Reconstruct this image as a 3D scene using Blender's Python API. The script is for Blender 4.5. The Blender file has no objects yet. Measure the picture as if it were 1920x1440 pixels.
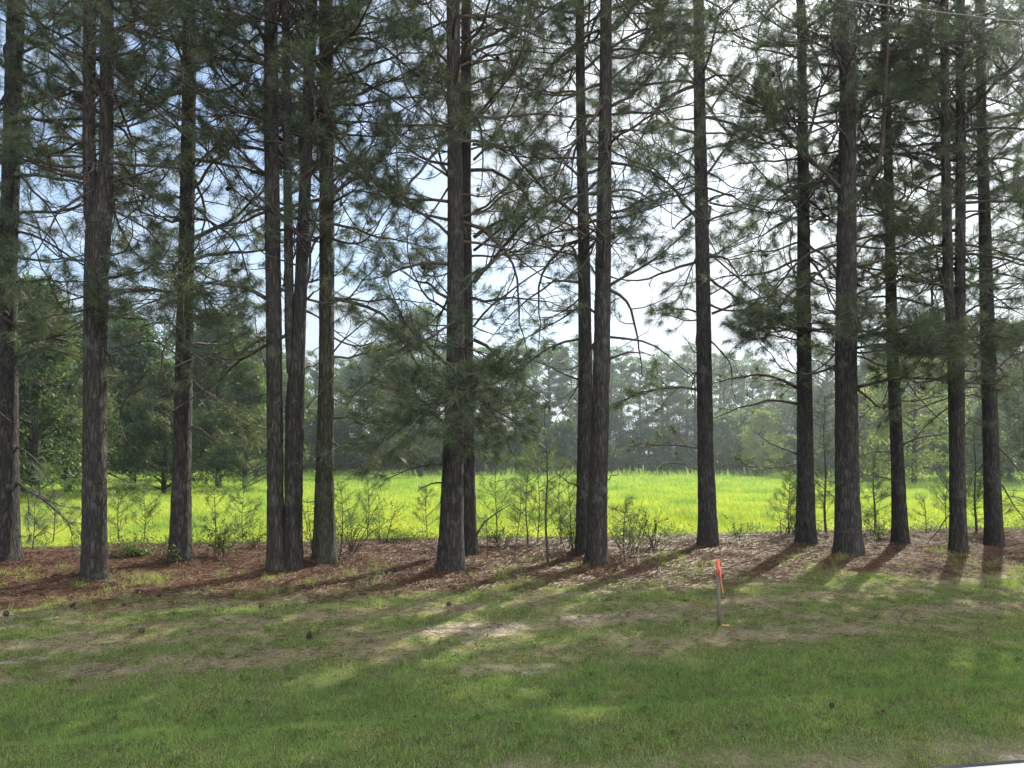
import bpy, math, random
import numpy as np
from mathutils import Vector
rng = np.random.default_rng(7)
random.seed(7)
S = bpy.context.scene
COL = S.collection
R = math.radians

# ---------------------------------------------------------------- camera
FPX = 1450.0            # focal length in pixels of a 1920 wide frame
CAMZ = 1.65
PITCH = math.atan(0.028)
HORIZON = 865.0
SHIFT = (HORIZON - 720 - FPX * math.tan(PITCH)) / 1920.0
cd = bpy.data.cameras.new('camera')
cd.sensor_width = 36.0
cd.lens = FPX / 1920 * 36.0
cd.shift_y = SHIFT
cd.clip_start = 0.1
cd.clip_end = 2000
cam = bpy.data.objects.new('camera', cd)
COL.objects.link(cam)
cam.location = (0, 0, CAMZ)
cam.rotation_euler = (math.pi / 2 + PITCH, 0, 0)
S.camera = cam

# ---------------------------------------------------------------- light
SUN_AZ = R(32.0)        # to the right of the viewing direction
SUN_EL = R(38.5)
sd = Vector((math.sin(SUN_AZ) * math.cos(SUN_EL), math.cos(SUN_AZ) * math.cos(SUN_EL), math.sin(SUN_EL)))
ld = bpy.data.lights.new('sun', 'SUN')
ld.energy = 4.9
ld.angle = R(0.55)
ld.color = (1.0, 0.93, 0.8)
sun = bpy.data.objects.new('sun', ld)
COL.objects.link(sun)
sun.rotation_euler = (-sd).to_track_quat('-Z', 'Y').to_euler()
sun.location = (20, 30, 30)

w = bpy.data.worlds.new('World')
S.world = w
w.use_nodes = True
nt = w.node_tree
nt.nodes.clear()
def N(nt, t, **kw):
    n = nt.nodes.new(t)
    for k, v in kw.items():
        if k.startswith('i_'):
            n.inputs[k[2:].replace('_', ' ')].default_value = v
        else:
            setattr(n, k, v)
    return n
sky = N(nt, 'ShaderNodeTexSky', sky_type='NISHITA', sun_disc=False, sun_elevation=SUN_EL, sun_rotation=SUN_AZ,
        air_density=1.0, dust_density=0.6, ozone_density=1.4)
tc = N(nt, 'ShaderNodeTexCoord')
mp = N(nt, 'ShaderNodeMapping')
mp.inputs['Scale'].default_value = (1, 1, 2.3)
mp.inputs['Location'].default_value = (0.35, 0.1, 0.2)
no = N(nt, 'ShaderNodeTexNoise')
no.inputs['Scale'].default_value = 2.6
no.inputs['Detail'].default_value = 8
no.inputs['Roughness'].default_value = 0.58
no.inputs['Distortion'].default_value = 0.35
cr = N(nt, 'ShaderNodeValToRGB')
cr.color_ramp.elements[0].position = 0.37
cr.color_ramp.elements[0].color = (.14, .14, .14, 1)
cr.color_ramp.elements[1].position = 0.60
sepd = N(nt, 'ShaderNodeSeparateXYZ')
madd = N(nt, 'ShaderNodeMath', operation='MULTIPLY_ADD')
madd.inputs[1].default_value = 0.16
cl = N(nt, 'ShaderNodeMixRGB')

bg = N(nt, 'ShaderNodeBackground')
bg.inputs['Strength'].default_value = 0.085
wo = N(nt, 'ShaderNodeOutputWorld')
L = nt.links.new
L(tc.outputs['Generated'], mp.inputs['Vector'])
L(tc.outputs['Generated'], sepd.inputs[0])
L(mp.outputs[0], no.inputs['Vector'])
L(sepd.outputs['X'], madd.inputs[0])
L(no.outputs['Fac'], madd.inputs[2])
L(madd.outputs[0], cr.inputs['Fac'])
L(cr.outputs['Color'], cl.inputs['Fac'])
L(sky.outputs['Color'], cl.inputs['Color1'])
# added fill: unseen clouds behind the camera made far brighter to lift the shade
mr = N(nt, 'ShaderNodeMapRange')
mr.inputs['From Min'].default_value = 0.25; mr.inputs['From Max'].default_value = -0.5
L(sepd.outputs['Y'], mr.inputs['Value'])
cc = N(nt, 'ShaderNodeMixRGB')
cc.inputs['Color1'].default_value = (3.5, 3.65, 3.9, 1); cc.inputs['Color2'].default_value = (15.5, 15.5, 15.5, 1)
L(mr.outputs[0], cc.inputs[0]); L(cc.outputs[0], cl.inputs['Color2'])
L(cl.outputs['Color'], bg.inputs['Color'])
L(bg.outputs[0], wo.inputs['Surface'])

S.view_settings.view_transform = 'Standard'
S.view_settings.look = 'None'
S.view_settings.gamma = 1.0
S.view_settings.use_curve_mapping = False
S.view_settings.exposure = 1.52
S.cycles.use_denoising = True
S.cycles.max_bounces = 7
S.cycles.diffuse_bounces = 3
S.cycles.glossy_bounces = 2
S.cycles.transmission_bounces = 4
S.cycles.volume_bounces = 0
S.cycles.transparent_max_bounces = 4
S.cycles.sample_clamp_indirect = 6
S.cycles.use_adaptive_sampling = True
S.cycles.adaptive_threshold = 0.02

# ---------------------------------------------------------------- helpers
def unit(v):
    v = np.asarray(v, float)
    return v / (np.linalg.norm(v, axis=-1, keepdims=True) + 1e-12)

def tag(o, label=None, cat=None, group=None, kind=None):
    if label: o['label'] = label
    if cat: o['category'] = cat
    if group: o['group'] = group
    if kind: o['kind'] = kind
    return o

def np_mesh(name, V, tris=None, quads=None, smooth=False, attrs=None):
    me = bpy.data.meshes.new(name)
    V = np.ascontiguousarray(V, dtype=np.float32)
    tris = np.zeros((0, 3), np.int32) if tris is None else np.asarray(tris, np.int32)
    quads = np.zeros((0, 4), np.int32) if quads is None else np.asarray(quads, np.int32)
    nt_, nq = len(tris), len(quads)
    me.vertices.add(len(V))
    me.vertices.foreach_set('co', V.ravel())
    me.loops.add(nt_ * 3 + nq * 4)
    me.loops.foreach_set('vertex_index', np.concatenate([tris.ravel(), quads.ravel()]).astype(np.int32))
    me.polygons.add(nt_ + nq)
    st = np.concatenate([np.arange(nt_) * 3, nt_ * 3 + np.arange(nq) * 4]).astype(np.int32)
    me.polygons.foreach_set('loop_start', st)
    if smooth:
        me.polygons.foreach_set('use_smooth', np.ones(nt_ + nq, bool))
    me.update(calc_edges=True)
    if attrs:
        for k, a in attrs.items():
            at = me.attributes.new(k, 'FLOAT', 'POINT')
            at.data.foreach_set('value', np.ascontiguousarray(a, np.float32))
    return me

def link(name, me, mat, parent=None, loc=None):
    if mat is not None and len(me.materials) == 0:
        me.materials.append(mat)
    o = bpy.data.objects.new(name, me)
    COL.objects.link(o)
    if parent is not None:
        o.parent = parent
    if loc is not None:
        o.location = loc
    return o

def empty(name, loc=(0, 0, 0), rz=0):
    o = bpy.data.objects.new(name, None)
    COL.objects.link(o)
    o.location = loc
    o.rotation_euler = (0, 0, rz)
    o.empty_display_size = 0.3
    return o

def copy_tree(o, parent=None):
    c = o.copy()
    COL.objects.link(c)
    c.parent = parent
    for ch in list(o.children):
        copy_tree(ch, c)
    return c

class Acc:
    """collects vertices, triangles and quads of ONE mesh"""
    def __init__(s):
        s.V = []; s.T = []; s.Q = []; s.A = []; s.n = 0
    def add(s, V, T=None, Q=None, a=None):
        V = np.asarray(V, float)
        if T is not None and len(T): s.T.append(np.asarray(T) + s.n)
        if Q is not None and len(Q): s.Q.append(np.asarray(Q) + s.n)
        s.V.append(V)
        s.A.append(np.full(len(V), 0.5) if a is None else (np.full(len(V), a) if np.isscalar(a) else a))
        s.n += len(V)
    def cat(s):
        V = np.concatenate(s.V) if s.V else np.zeros((0, 3))
        T = np.concatenate(s.T) if s.T else np.zeros((0, 3), int)
        Q = np.concatenate(s.Q) if s.Q else np.zeros((0, 4), int)
        A = np.concatenate(s.A) if s.A else np.zeros(0)
        return V, T, Q, A
    def mesh(s, name, smooth=False):
        V, T, Q, A = s.cat()
        return np_mesh(name, V, T, Q, smooth, {'rnd': A})

def tube(acc, P, rad, sides=6, a=0.5, cap=False):
    P = np.asarray(P, float); rad = np.asarray(rad, float)
    k = len(P)
    T = np.gradient(P, axis=0)
    T = unit(T)
    ref = np.array([0.13, 0.21, 1.0]) if abs(T[0][2]) < 0.8 else np.array([1.0, 0.17, 0.1])
    Sx = unit(np.cross(T, ref)); Sy = np.cross(T, Sx)
    an = np.arange(sides) * 2 * math.pi / sides
    V = P[:, None, :] + rad[:, None, None] * (np.cos(an)[None, :, None] * Sx[:, None, :] + np.sin(an)[None, :, None] * Sy[:, None, :])
    V = V.reshape(-1, 3)
    i = np.arange(k - 1)[:, None] * sides; j = np.arange(sides)[None, :]; j2 = (j + 1) % sides
    Q = np.stack([i + j, i + j2, i + sides + j2, i + sides + j], -1).reshape(-1, 4)
    Tt = None
    if cap:
        V = np.vstack([V, P[-1] + T[-1] * rad[-1] * 0.3, P[0]])
        b = (k - 1) * sides
        jj = np.arange(sides)
        Tt = np.concatenate([np.stack([b + jj, b + (jj + 1) % sides, np.full(sides, k * sides)], -1),
                             np.stack([(jj + 1) % sides, jj, np.full(sides, k * sides + 1)], -1)])
    acc.add(V, Tt, Q, a)

def rays(x, y):
    """direction in the world of a pixel of the 1920x1440 photograph"""
    a = (np.asarray(x, float) - 960) / FPX
    b = (720 - np.asarray(y, float)) / FPX + SHIFT * 1920 / FPX
    c, s_ = math.cos(PITCH), math.sin(PITCH)
    return np.stack([a, c - b * s_, s_ + b * c], -1)

def at(x, y, Y):
    d = rays(x, y)
    return np.array([0, 0, CAMZ]) + d * (np.asarray(Y, float)[..., None] / d[..., 1:2])

# ---------------------------------------------------------------- terrain
AL = R(10.5)
CA, SA = math.cos(AL), math.sin(AL)
def uv(x, y): return x * CA + y * SA, -x * SA + y * CA
def xy(u, v): return u * CA - v * SA, u * SA + v * CA
def sm(e0, e1, x):
    t = np.clip((x - e0) / (e1 - e0), 0, 1)
    return t * t * (3 - 2 * t)
_ph = rng.uniform(0, 6.28, (40, 2)); _dr = rng.uniform(0, 6.28, 40)
def wav(x, y, scale, i=0, n=6):
    r = 0
    for k in range(n):
        d = _dr[(i + k) % 40]; f = (1 + 0.45 * k) / scale
        r = r + np.sin((x * math.cos(d) + y * math.sin(d)) * f * 6.28 + _ph[(i + k) % 40, 0]) / (1 + 0.5 * k)
    return r / 2.6
def height(x, y):
    x = np.asarray(x, float); y = np.asarray(y, float)
    u, v = uv(x, y)
    z = -0.03 - 0.04 * sm(3.9, 5.1, v) - 0.15 * sm(5.1, 5.75, v) + 0.20 * sm(6.0, 9.6, v)
    z = z + 0.10 * np.exp(-((v - 13.5) / 2.4) ** 2)
    z = z - 0.10 * sm(15.5, 19, v)
    z = z + 0.012 * wav(u, v, 2.1, 3) * sm(4.2, 6, v) + 0.03 * wav(u, v, 9, 11) * sm(5, 12, v)
    z = z + 0.25 * sm(60, 160, y)
    for (mx_, my_, mr_, mh_) in MOUNDS:
        z = z + mh_ * np.exp(-((x - mx_) ** 2 + (y - my_) ** 2) / mr_ ** 2)
    return z
MOUNDS = []
def ground(x, y):
    """where the ray through a pixel meets the ground"""
    d = rays(x, y); Y = 8.0
    for _ in range(40):
        p = np.array([0, 0, CAMZ]) + d * (Y / d[1])
        t = CAMZ - height(p[0], p[1])
        Y = 0.5 * Y + 0.5 * t / max(1e-4, -d[2]) * d[1]
    p = np.array([0, 0, CAMZ]) + d * (Y / d[1])
    p[2] = height(p[0], p[1])
    return p
def gz(x, y): return float(height(x, y))

_feet = [ground(*q) for q in [(12, 1050), (177, 1085), (338, 1050), (518, 1066), (549, 1064), (608, 1052), (845, 1064), (877, 1035), (1094, 1038), (1118, 1055), (1328, 1020), (1512, 1018), (1590, 1036), (1688, 1018), (1797, 1034), (1865, 1020)]]
FEET = [(p[0], p[1]) for p in _feet]
MOUNDS = [(p[0] + rng.normal(0, .08), p[1] + .03, rng.uniform(.34, .5), rng.uniform(.05, .09)) for p in _feet] + \
         [(*xy(rng.uniform(-8, 13), rng.uniform(11.5, 15.5)), rng.uniform(.25, .6), rng.uniform(.02, .055)) for _ in range(26)]
# bare sandy patches: (pixel x, pixel y, radius u, radius v, strength)
patches = []
for px_, py_, ru, rv, s_ in [(900, 1178, .75, .38, 1.0), (1120, 1158, .9, .18, .8), (1420, 1142, .8, .15, .65), (690, 1195, .5, .12, .5), (950, 1255, .62, .22, .85), (40, 1237, .4, .12, .9),
                             (215, 1203, .22, .05, .8), (390, 1193, .18, .04, .9), (255, 1222, .3, .06, .5), (1005, 1292, .25, .08, .6), (120, 1395, .35, .1, .7), (930, 1320, .14, .14, .55),
                             (1620, 1255, .35, .06, .5), (1760, 1245, .5, .06, .5), (1850, 1222, .15, .06, .8), (200, 1320, .16, .08, .45), (500, 1275, .3, .08, .3), (1200, 1235, .6, .2, .45), (760, 1240, .5, .2, .35),
                             (1700, 1205, .8, .2, .4), (1450, 1180, .7, .15, .4), (290, 1380, .3, .06, .4), (1810, 1118, .4, .06, .5)]:
    p = ground(px_, py_); patches.append((*uv(p[0], p[1]), ru, rv, s_))
def fields(x, y):
    u, v = uv(x, y)
    bare = np.zeros_like(u)
    for (pu, pv, ru, rv, s_) in patches:
        q = ((u - pu) / ru) ** 2 + ((v - pv) / rv) ** 2 + 0.5 * wav(u, v, 0.5, 7)
        bare = np.maximum(bare, s_ * .68 * np.clip(1.2 - q, 0, 1) * (.75 + .3 * wav(u, v, .22, 9)))
    # litter band
    edge = 10.05 + 0.6 * wav(u, v, 5.0, 20) + 0.4 * wav(u, v, 1.1, 25) - 0.75 * sm(-1, -7, u) + 0.1 * sm(0, 3, u)
    far = 16.6 + 0.6 * wav(u, v, 2.9, 30) + .3 * wav(u, v, .8, 12)
    litter = sm(-0.8, 0.8, v - edge) * (1 - sm(-0.5, 0.5, v - far))
    wood = sm(93, 96, y)
    field = sm(-0.5, 0.5, v - far) * (1 - wood)
    litter = np.maximum(litter, wood)
    shoulder = (1 - sm(3.66, 3.92, v + 0.1 * wav(u, v, 1.3, 2))) * .9
    thin = np.clip(0.47 + 0.6 * wav(u, v * 2.2, 2.3, 14) + .35 * wav(u, v * 1.6, .6, 21), 0, 1) * sm(6.4, 7.4, v) * (1 - sm(10.2, 11.2, v))
    thin = np.maximum(thin, (1 - sm(3.9, 4.75, v + .25 * wav(u, v, 1.1, 6))) * (.62 + .3 * wav(u, v, .5, 3)))
    return bare, litter, field, shoulder, thin

# ---------------------------------------------------------------- materials
def new_mat(name):
    m = bpy.data.materials.new(name)
    m.use_nodes = True
    m.node_tree.nodes.clear()
    return m, m.node_tree

def ramp(nt, pts):
    n = nt.nodes.new('ShaderNodeValToRGB')
    e = n.color_ramp.elements
    while len(e) < len(pts): e.new(0.5)
    for i, (p, c) in enumerate(pts):
        e[i].position = p
        e[i].color = (*c, 1)
    return n

def leaf_mat(name, pts, trans=0.45, scale=3.0, tcol=None, rough=0.5, gloss=0.06, rndw=0.6):
    """colour over a ramp driven by each leaf's own number and a soft noise; diffuse plus translucent"""
    m, nt = new_mat(name)
    L = nt.links.new
    at_ = N(nt, 'ShaderNodeAttribute', attribute_name='rnd')
    geo = N(nt, 'ShaderNodeNewGeometry')
    no = N(nt, 'ShaderNodeTexNoise'); no.inputs['Scale'].default_value = scale; no.inputs['Detail'].default_value = 3
    L(geo.outputs['Position'], no.inputs['Vector'])
    mx = N(nt, 'ShaderNodeMath', operation='MULTIPLY'); mx.inputs[1].default_value = rndw
    L(at_.outputs['Fac'], mx.inputs[0])
    ma = N(nt, 'ShaderNodeMath', operation='MULTIPLY_ADD'); ma.inputs[1].default_value = 1.6 * (1 - rndw)
    L(no.outputs['Fac'], ma.inputs[0]); L(mx.outputs[0], ma.inputs[2])
    sub = N(nt, 'ShaderNodeMath', operation='SUBTRACT'); sub.inputs[1].default_value = 0.3 * (1 - rndw)
    L(ma.outputs[0], sub.inputs[0])
    rp = ramp(nt, pts)
    L(sub.outputs[0], rp.inputs[0])
    d = N(nt, 'ShaderNodeBsdfDiffuse')
    t = N(nt, 'ShaderNodeBsdfTranslucent')
    g = N(nt, 'ShaderNodeBsdfGlossy'); g.inputs['Roughness'].default_value = rough
    g.inputs['Color'].default_value = (0.8, 0.85, 0.8, 1)
    L(rp.outputs[0], d.inputs[0])
    mu = N(nt, 'ShaderNodeMixRGB', blend_type='MULTIPLY'); mu.inputs[0].default_value = 1
    mu.inputs['Color2'].default_value = (*(tcol or (1.3, 1.3, 0.6)), 1)
    L(rp.outputs[0], mu.inputs['Color1']); L(mu.outputs[0], t.inputs[0])
    m1 = N(nt, 'ShaderNodeMixShader'); m1.inputs[0].default_value = trans
    L(d.outputs[0], m1.inputs[1]); L(t.outputs[0], m1.inputs[2])
    m2 = N(nt, 'ShaderNodeMixShader'); m2.inputs[0].default_value = gloss
    L(m1.outputs[0], m2.inputs[1]); L(g.outputs[0], m2.inputs[2])
    o = N(nt, 'ShaderNodeOutputMaterial')
    L(m2.outputs[0], o.inputs['Surface'])
    return m

M = {}
M['needle'] = leaf_mat('pine_needles', [(0.0, (0.030, 0.052, 0.032)), (0.5, (0.055, 0.080, 0.040)), (0.8, (0.10, 0.115, 0.052)), (1.0, (0.19, 0.15, 0.075))], 0.5, 0.8, tcol=(1.3, 1.25, .75))
M['needle_fresh'] = leaf_mat('fresh_pine_needles', [(0.0, (0.04, 0.085, 0.03)), (0.6, (0.09, 0.14, 0.045)), (1.0, (0.17, 0.18, 0.07))], 0.5, 1.2)
M['mid_needle'] = leaf_mat('midfield_pine_foliage', [(0.0, (0.025, 0.055, 0.032)), (0.5, (0.062, 0.10, 0.048)), (1.0, (0.155, 0.18, 0.08))], 0.5, 0.6, gloss=0.03)
M['far_needle'] = leaf_mat('far_pine_foliage', [(0.0, (0.03, 0.07, 0.03)), (0.5, (0.08, 0.13, 0.045)), (1.0, (0.17, 0.21, 0.07))], 0.5, 0.35, gloss=0.03)
M['far_leaf'] = leaf_mat('far_broadleaf_foliage', [(0.0, (0.03, 0.06, 0.03)), (0.5, (0.065, 0.10, 0.042)), (1.0, (0.13, 0.16, 0.06))], 0.42, 0.5, gloss=0.03)
M['sun_leaf'] = leaf_mat('sunlit_tone_foliage', [(0.0, (0.07, 0.12, 0.03)), (0.5, (0.16, 0.21, 0.045)), (1.0, (0.29, 0.31, 0.07))], 0.55, 0.5, gloss=0.02)  # brighter copy of the far broadleaf foliage, sunlight put into its colour
M['leaf'] = leaf_mat('shrub_leaves', [(0.0, (0.035, 0.075, 0.02)), (0.6, (0.08, 0.13, 0.03)), (1.0, (0.16, 0.20, 0.05))], 0.5, 2.0, gloss=0.03, rough=0.55)
M['cedar'] = leaf_mat('cedar_foliage', [(0.0, (0.02, 0.04, 0.02)), (0.6, (0.045, 0.07, 0.028)), (1.0, (0.09, 0.10, 0.04))], 0.3, 2.0)
M['grass'] = leaf_mat('lawn_grass', [(0.0, (0.09, 0.165, 0.05)), (0.3, (0.145, 0.25, 0.065)), (0.58, (0.235, 0.29, 0.095)), (0.8, (0.31, 0.28, 0.16)), (1.0, (0.42, 0.34, 0.24))], 0.42, 1.1, gloss=0.02, rndw=0.62)
M['field'] = leaf_mat('field_grass', [(0.0, (0.07, 0.16, 0.045)), (0.3, (0.16, 0.28, 0.06)), (0.55, (0.34, 0.41, 0.07)), (0.82, (0.50, 0.47, 0.11)), (1.0, (0.58, 0.50, 0.26))], 0.5, 0.5, tcol=(1.1, 1.1, 0.7), gloss=0.02, rndw=0.5)
M['straw'] = leaf_mat('pine_straw', [(0.0, (0.04, 0.022, 0.015)), (0.5, (0.095, 0.049, 0.032)), (0.85, (0.165, 0.093, 0.06)), (1.0, (0.28, 0.19, 0.13))], 0.15, 2.0, tcol=(1, 1, 1), gloss=0.04)

def bark(name, c0, c1, c2, sxy=27, sz=5.0, bump=0.9, dist=0.02):
    m, nt = new_mat(name); L = nt.links.new
    tc = N(nt, 'ShaderNodeTexCoord'); mp = N(nt, 'ShaderNodeMapping'); mp.inputs['Scale'].default_value = (sxy, sxy, sz)
    L(tc.outputs['Object'], mp.inputs[0])
    n0 = N(nt, 'ShaderNodeTexNoise'); n0.inputs['Scale'].default_value = 1.2; n0.inputs['Detail'].default_value = 4
    L(mp.outputs[0], n0.inputs['Vector'])
    mixv = N(nt, 'ShaderNodeMixRGB'); mixv.inputs[0].default_value = 0.35
    L(mp.outputs[0], mixv.inputs['Color1'])
    vs = N(nt, 'ShaderNodeVectorMath', operation='MULTIPLY_ADD'); vs.inputs[1].default_value = (1.6,) * 3
    L(n0.outputs['Color'], vs.inputs[0]); L(mp.outputs[0], vs.inputs[2])
    vo = N(nt, 'ShaderNodeTexVoronoi', feature='DISTANCE_TO_EDGE'); vo.inputs['Scale'].default_value = 0.8
    L(vs.outputs[0], vo.inputs['Vector'])
    n1 = N(nt, 'ShaderNodeTexNoise'); n1.inputs['Scale'].default_value = 0.35; n1.inputs['Detail'].default_value = 6
    L(mp.outputs[0], n1.inputs['Vector'])
    n2 = N(nt, 'ShaderNodeTexNoise'); n2.inputs['Scale'].default_value = 60; n2.inputs['Detail'].default_value = 3
    L(tc.outputs['Object'], n2.inputs['Vector'])
    r1 = ramp(nt, [(0.0, c0), (0.16, c1), (0.5, c2)])
    L(vo.outputs['Distance'], r1.inputs[0])
    mm = N(nt, 'ShaderNodeMixRGB', blend_type='MULTIPLY'); mm.inputs[0].default_value = 0.75
    r2 = ramp(nt, [(0.3, (0.68, 0.66, 0.64)), (0.7, (1.25, 1.22, 1.2))])
    L(n1.outputs['Fac'], r2.inputs[0]); L(r1.outputs[0], mm.inputs['Color1']); L(r2.outputs[0], mm.inputs['Color2'])
    b = N(nt, 'ShaderNodeBsdfPrincipled'); b.inputs['Roughness'].default_value = 0.85
    b.inputs['Specular IOR Level'].default_value = 0.2
    # every trunk has a tone of its own, redder and flakier higher up, lichen blotches low down
    oi = N(nt, 'ShaderNodeObjectInfo'); rt = ramp(nt, [(0.0, (0.80, 0.80, 0.80)), (0.5, (0.95, 0.95, 0.94)), (1.0, (1.12, 1.07, 1.02))]); L(oi.outputs['Random'], rt.inputs[0])
    m3 = N(nt, 'ShaderNodeMixRGB', blend_type='MULTIPLY'); m3.inputs[0].default_value = 1; L(mm.outputs[0], m3.inputs['Color1']); L(rt.outputs[0], m3.inputs['Color2'])
    sz_ = N(nt, 'ShaderNodeSeparateXYZ'); L(tc.outputs['Object'], sz_.inputs[0])
    mz = N(nt, 'ShaderNodeMapRange'); mz.inputs['From Min'].default_value = 3.5; mz.inputs['From Max'].default_value = 12; mz.inputs['To Max'].default_value = .6; L(sz_.outputs['Z'], mz.inputs['Value'])
    m4 = N(nt, 'ShaderNodeMixRGB', blend_type='MULTIPLY'); m4.inputs['Color2'].default_value = (1.2, 1.03, .95, 1); L(mz.outputs[0], m4.inputs[0]); L(m3.outputs[0], m4.inputs['Color1'])
    n5 = N(nt, 'ShaderNodeTexNoise'); n5.inputs['Scale'].default_value = 5; n5.inputs['Detail'].default_value = 6; L(tc.outputs['Object'], n5.inputs['Vector'])
    r5 = ramp(nt, [(.58, (0, 0, 0)), (.70, (.5, .5, .5))]); L(n5.outputs['Fac'], r5.inputs[0])
    m5 = N(nt, 'ShaderNodeMixRGB'); m5.inputs['Color2'].default_value = (.105, .12, .09, 1); L(r5.outputs[0], m5.inputs[0]); L(m4.outputs[0], m5.inputs['Color1'])
    mm = m5
    L(mm.outputs[0], b.inputs['Base Color'])
    ad = N(nt, 'ShaderNodeMath', operation='MULTIPLY_ADD'); ad.inputs[1].default_value = 0.25
    sq = N(nt, 'ShaderNodeMath', operation='MINIMUM'); sq.inputs[1].default_value = 0.3
    L(vo.outputs['Distance'], sq.inputs[0])
    L(n2.outputs['Fac'], ad.inputs[0]); L(sq.outputs[0], ad.inputs[2])
    bu = N(nt, 'ShaderNodeBump'); bu.inputs['Strength'].default_value = bump; bu.inputs['Distance'].default_value = dist * 3
    L(ad.outputs[0], bu.inputs['Height']); L(bu.outputs[0], b.inputs['Normal'])
    o = N(nt, 'ShaderNodeOutputMaterial'); L(b.outputs[0], o.inputs['Surface'])
    return m
M['bark'] = bark('pine_bark', (0.018, 0.016, 0.015), (0.042, 0.039, 0.036), (0.068, 0.064, 0.060))
M['bark_mossy'] = bark('mossy_pine_bark', (0.025, 0.026, 0.02), (0.055, 0.056, 0.038), (0.08, 0.082, 0.055))
M['twig'] = bark('branch_bark', (0.035, 0.03, 0.027), (0.07, 0.058, 0.05), (0.11, 0.094, 0.082), 60, 60, 0.4, 0.004)
M['twig_dead'] = bark('dead_branch_bark', (0.08, 0.065, 0.055), (0.17, 0.145, 0.125), (0.26, 0.23, 0.20), 60, 60, 0.4, 0.004)

def plain(name, c, rough=0.7, noise=0.25, scale=30.0, metal=0.0):
    m, nt = new_mat(name); L = nt.links.new
    tc = N(nt, 'ShaderNodeTexCoord'); n = N(nt, 'ShaderNodeTexNoise'); n.inputs['Scale'].default_value = scale; n.inputs['Detail'].default_value = 5
    L(tc.outputs['Object'], n.inputs['Vector'])
    r = ramp(nt, [(0.3, tuple(x * (1 - noise) for x in c)), (0.7, tuple(min(1, x * (1 + noise)) for x in c))])
    L(n.outputs['Fac'], r.inputs[0])
    b = N(nt, 'ShaderNodeBsdfPrincipled'); b.inputs['Roughness'].default_value = rough; b.inputs['Metallic'].default_value = metal
    L(r.outputs[0], b.inputs['Base Color'])
    o = N(nt, 'ShaderNodeOutputMaterial'); L(b.outputs[0], o.inputs['Surface'])
    return m
M['cone'] = plain('pine_cone', (0.055, 0.035, 0.024), 0.8, 0.4)
M['stake'] = plain('weathered_lath', (0.10, 0.09, 0.075), 0.85, 0.3)
M['orange'] = plain('orange_marking_paint', (0.55, 0.12, 0.07), 0.8, 0.3)
M['ribbon'] = leaf_mat('orange_flagging_tape', [(0, (0.85, 0.22, 0.10)), (1, (0.95, 0.36, 0.18))], 0.5, 5, tcol=(1.1, 1.0, 0.9))
M['wire'] = plain('cable_sheath', (0.12, 0.105, 0.09), 0.5, 0.1)
M['white'] = plain('road_line_paint', (0.75, 0.76, 0.75), 0.7, 0.12, 40)
M['asphalt'] = plain('asphalt', (0.06, 0.06, 0.063), 0.9, 0.45, 120)
M['post'] = plain('fence_post_wood', (0.42, 0.39, 0.34), 0.85, 0.2)

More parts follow.
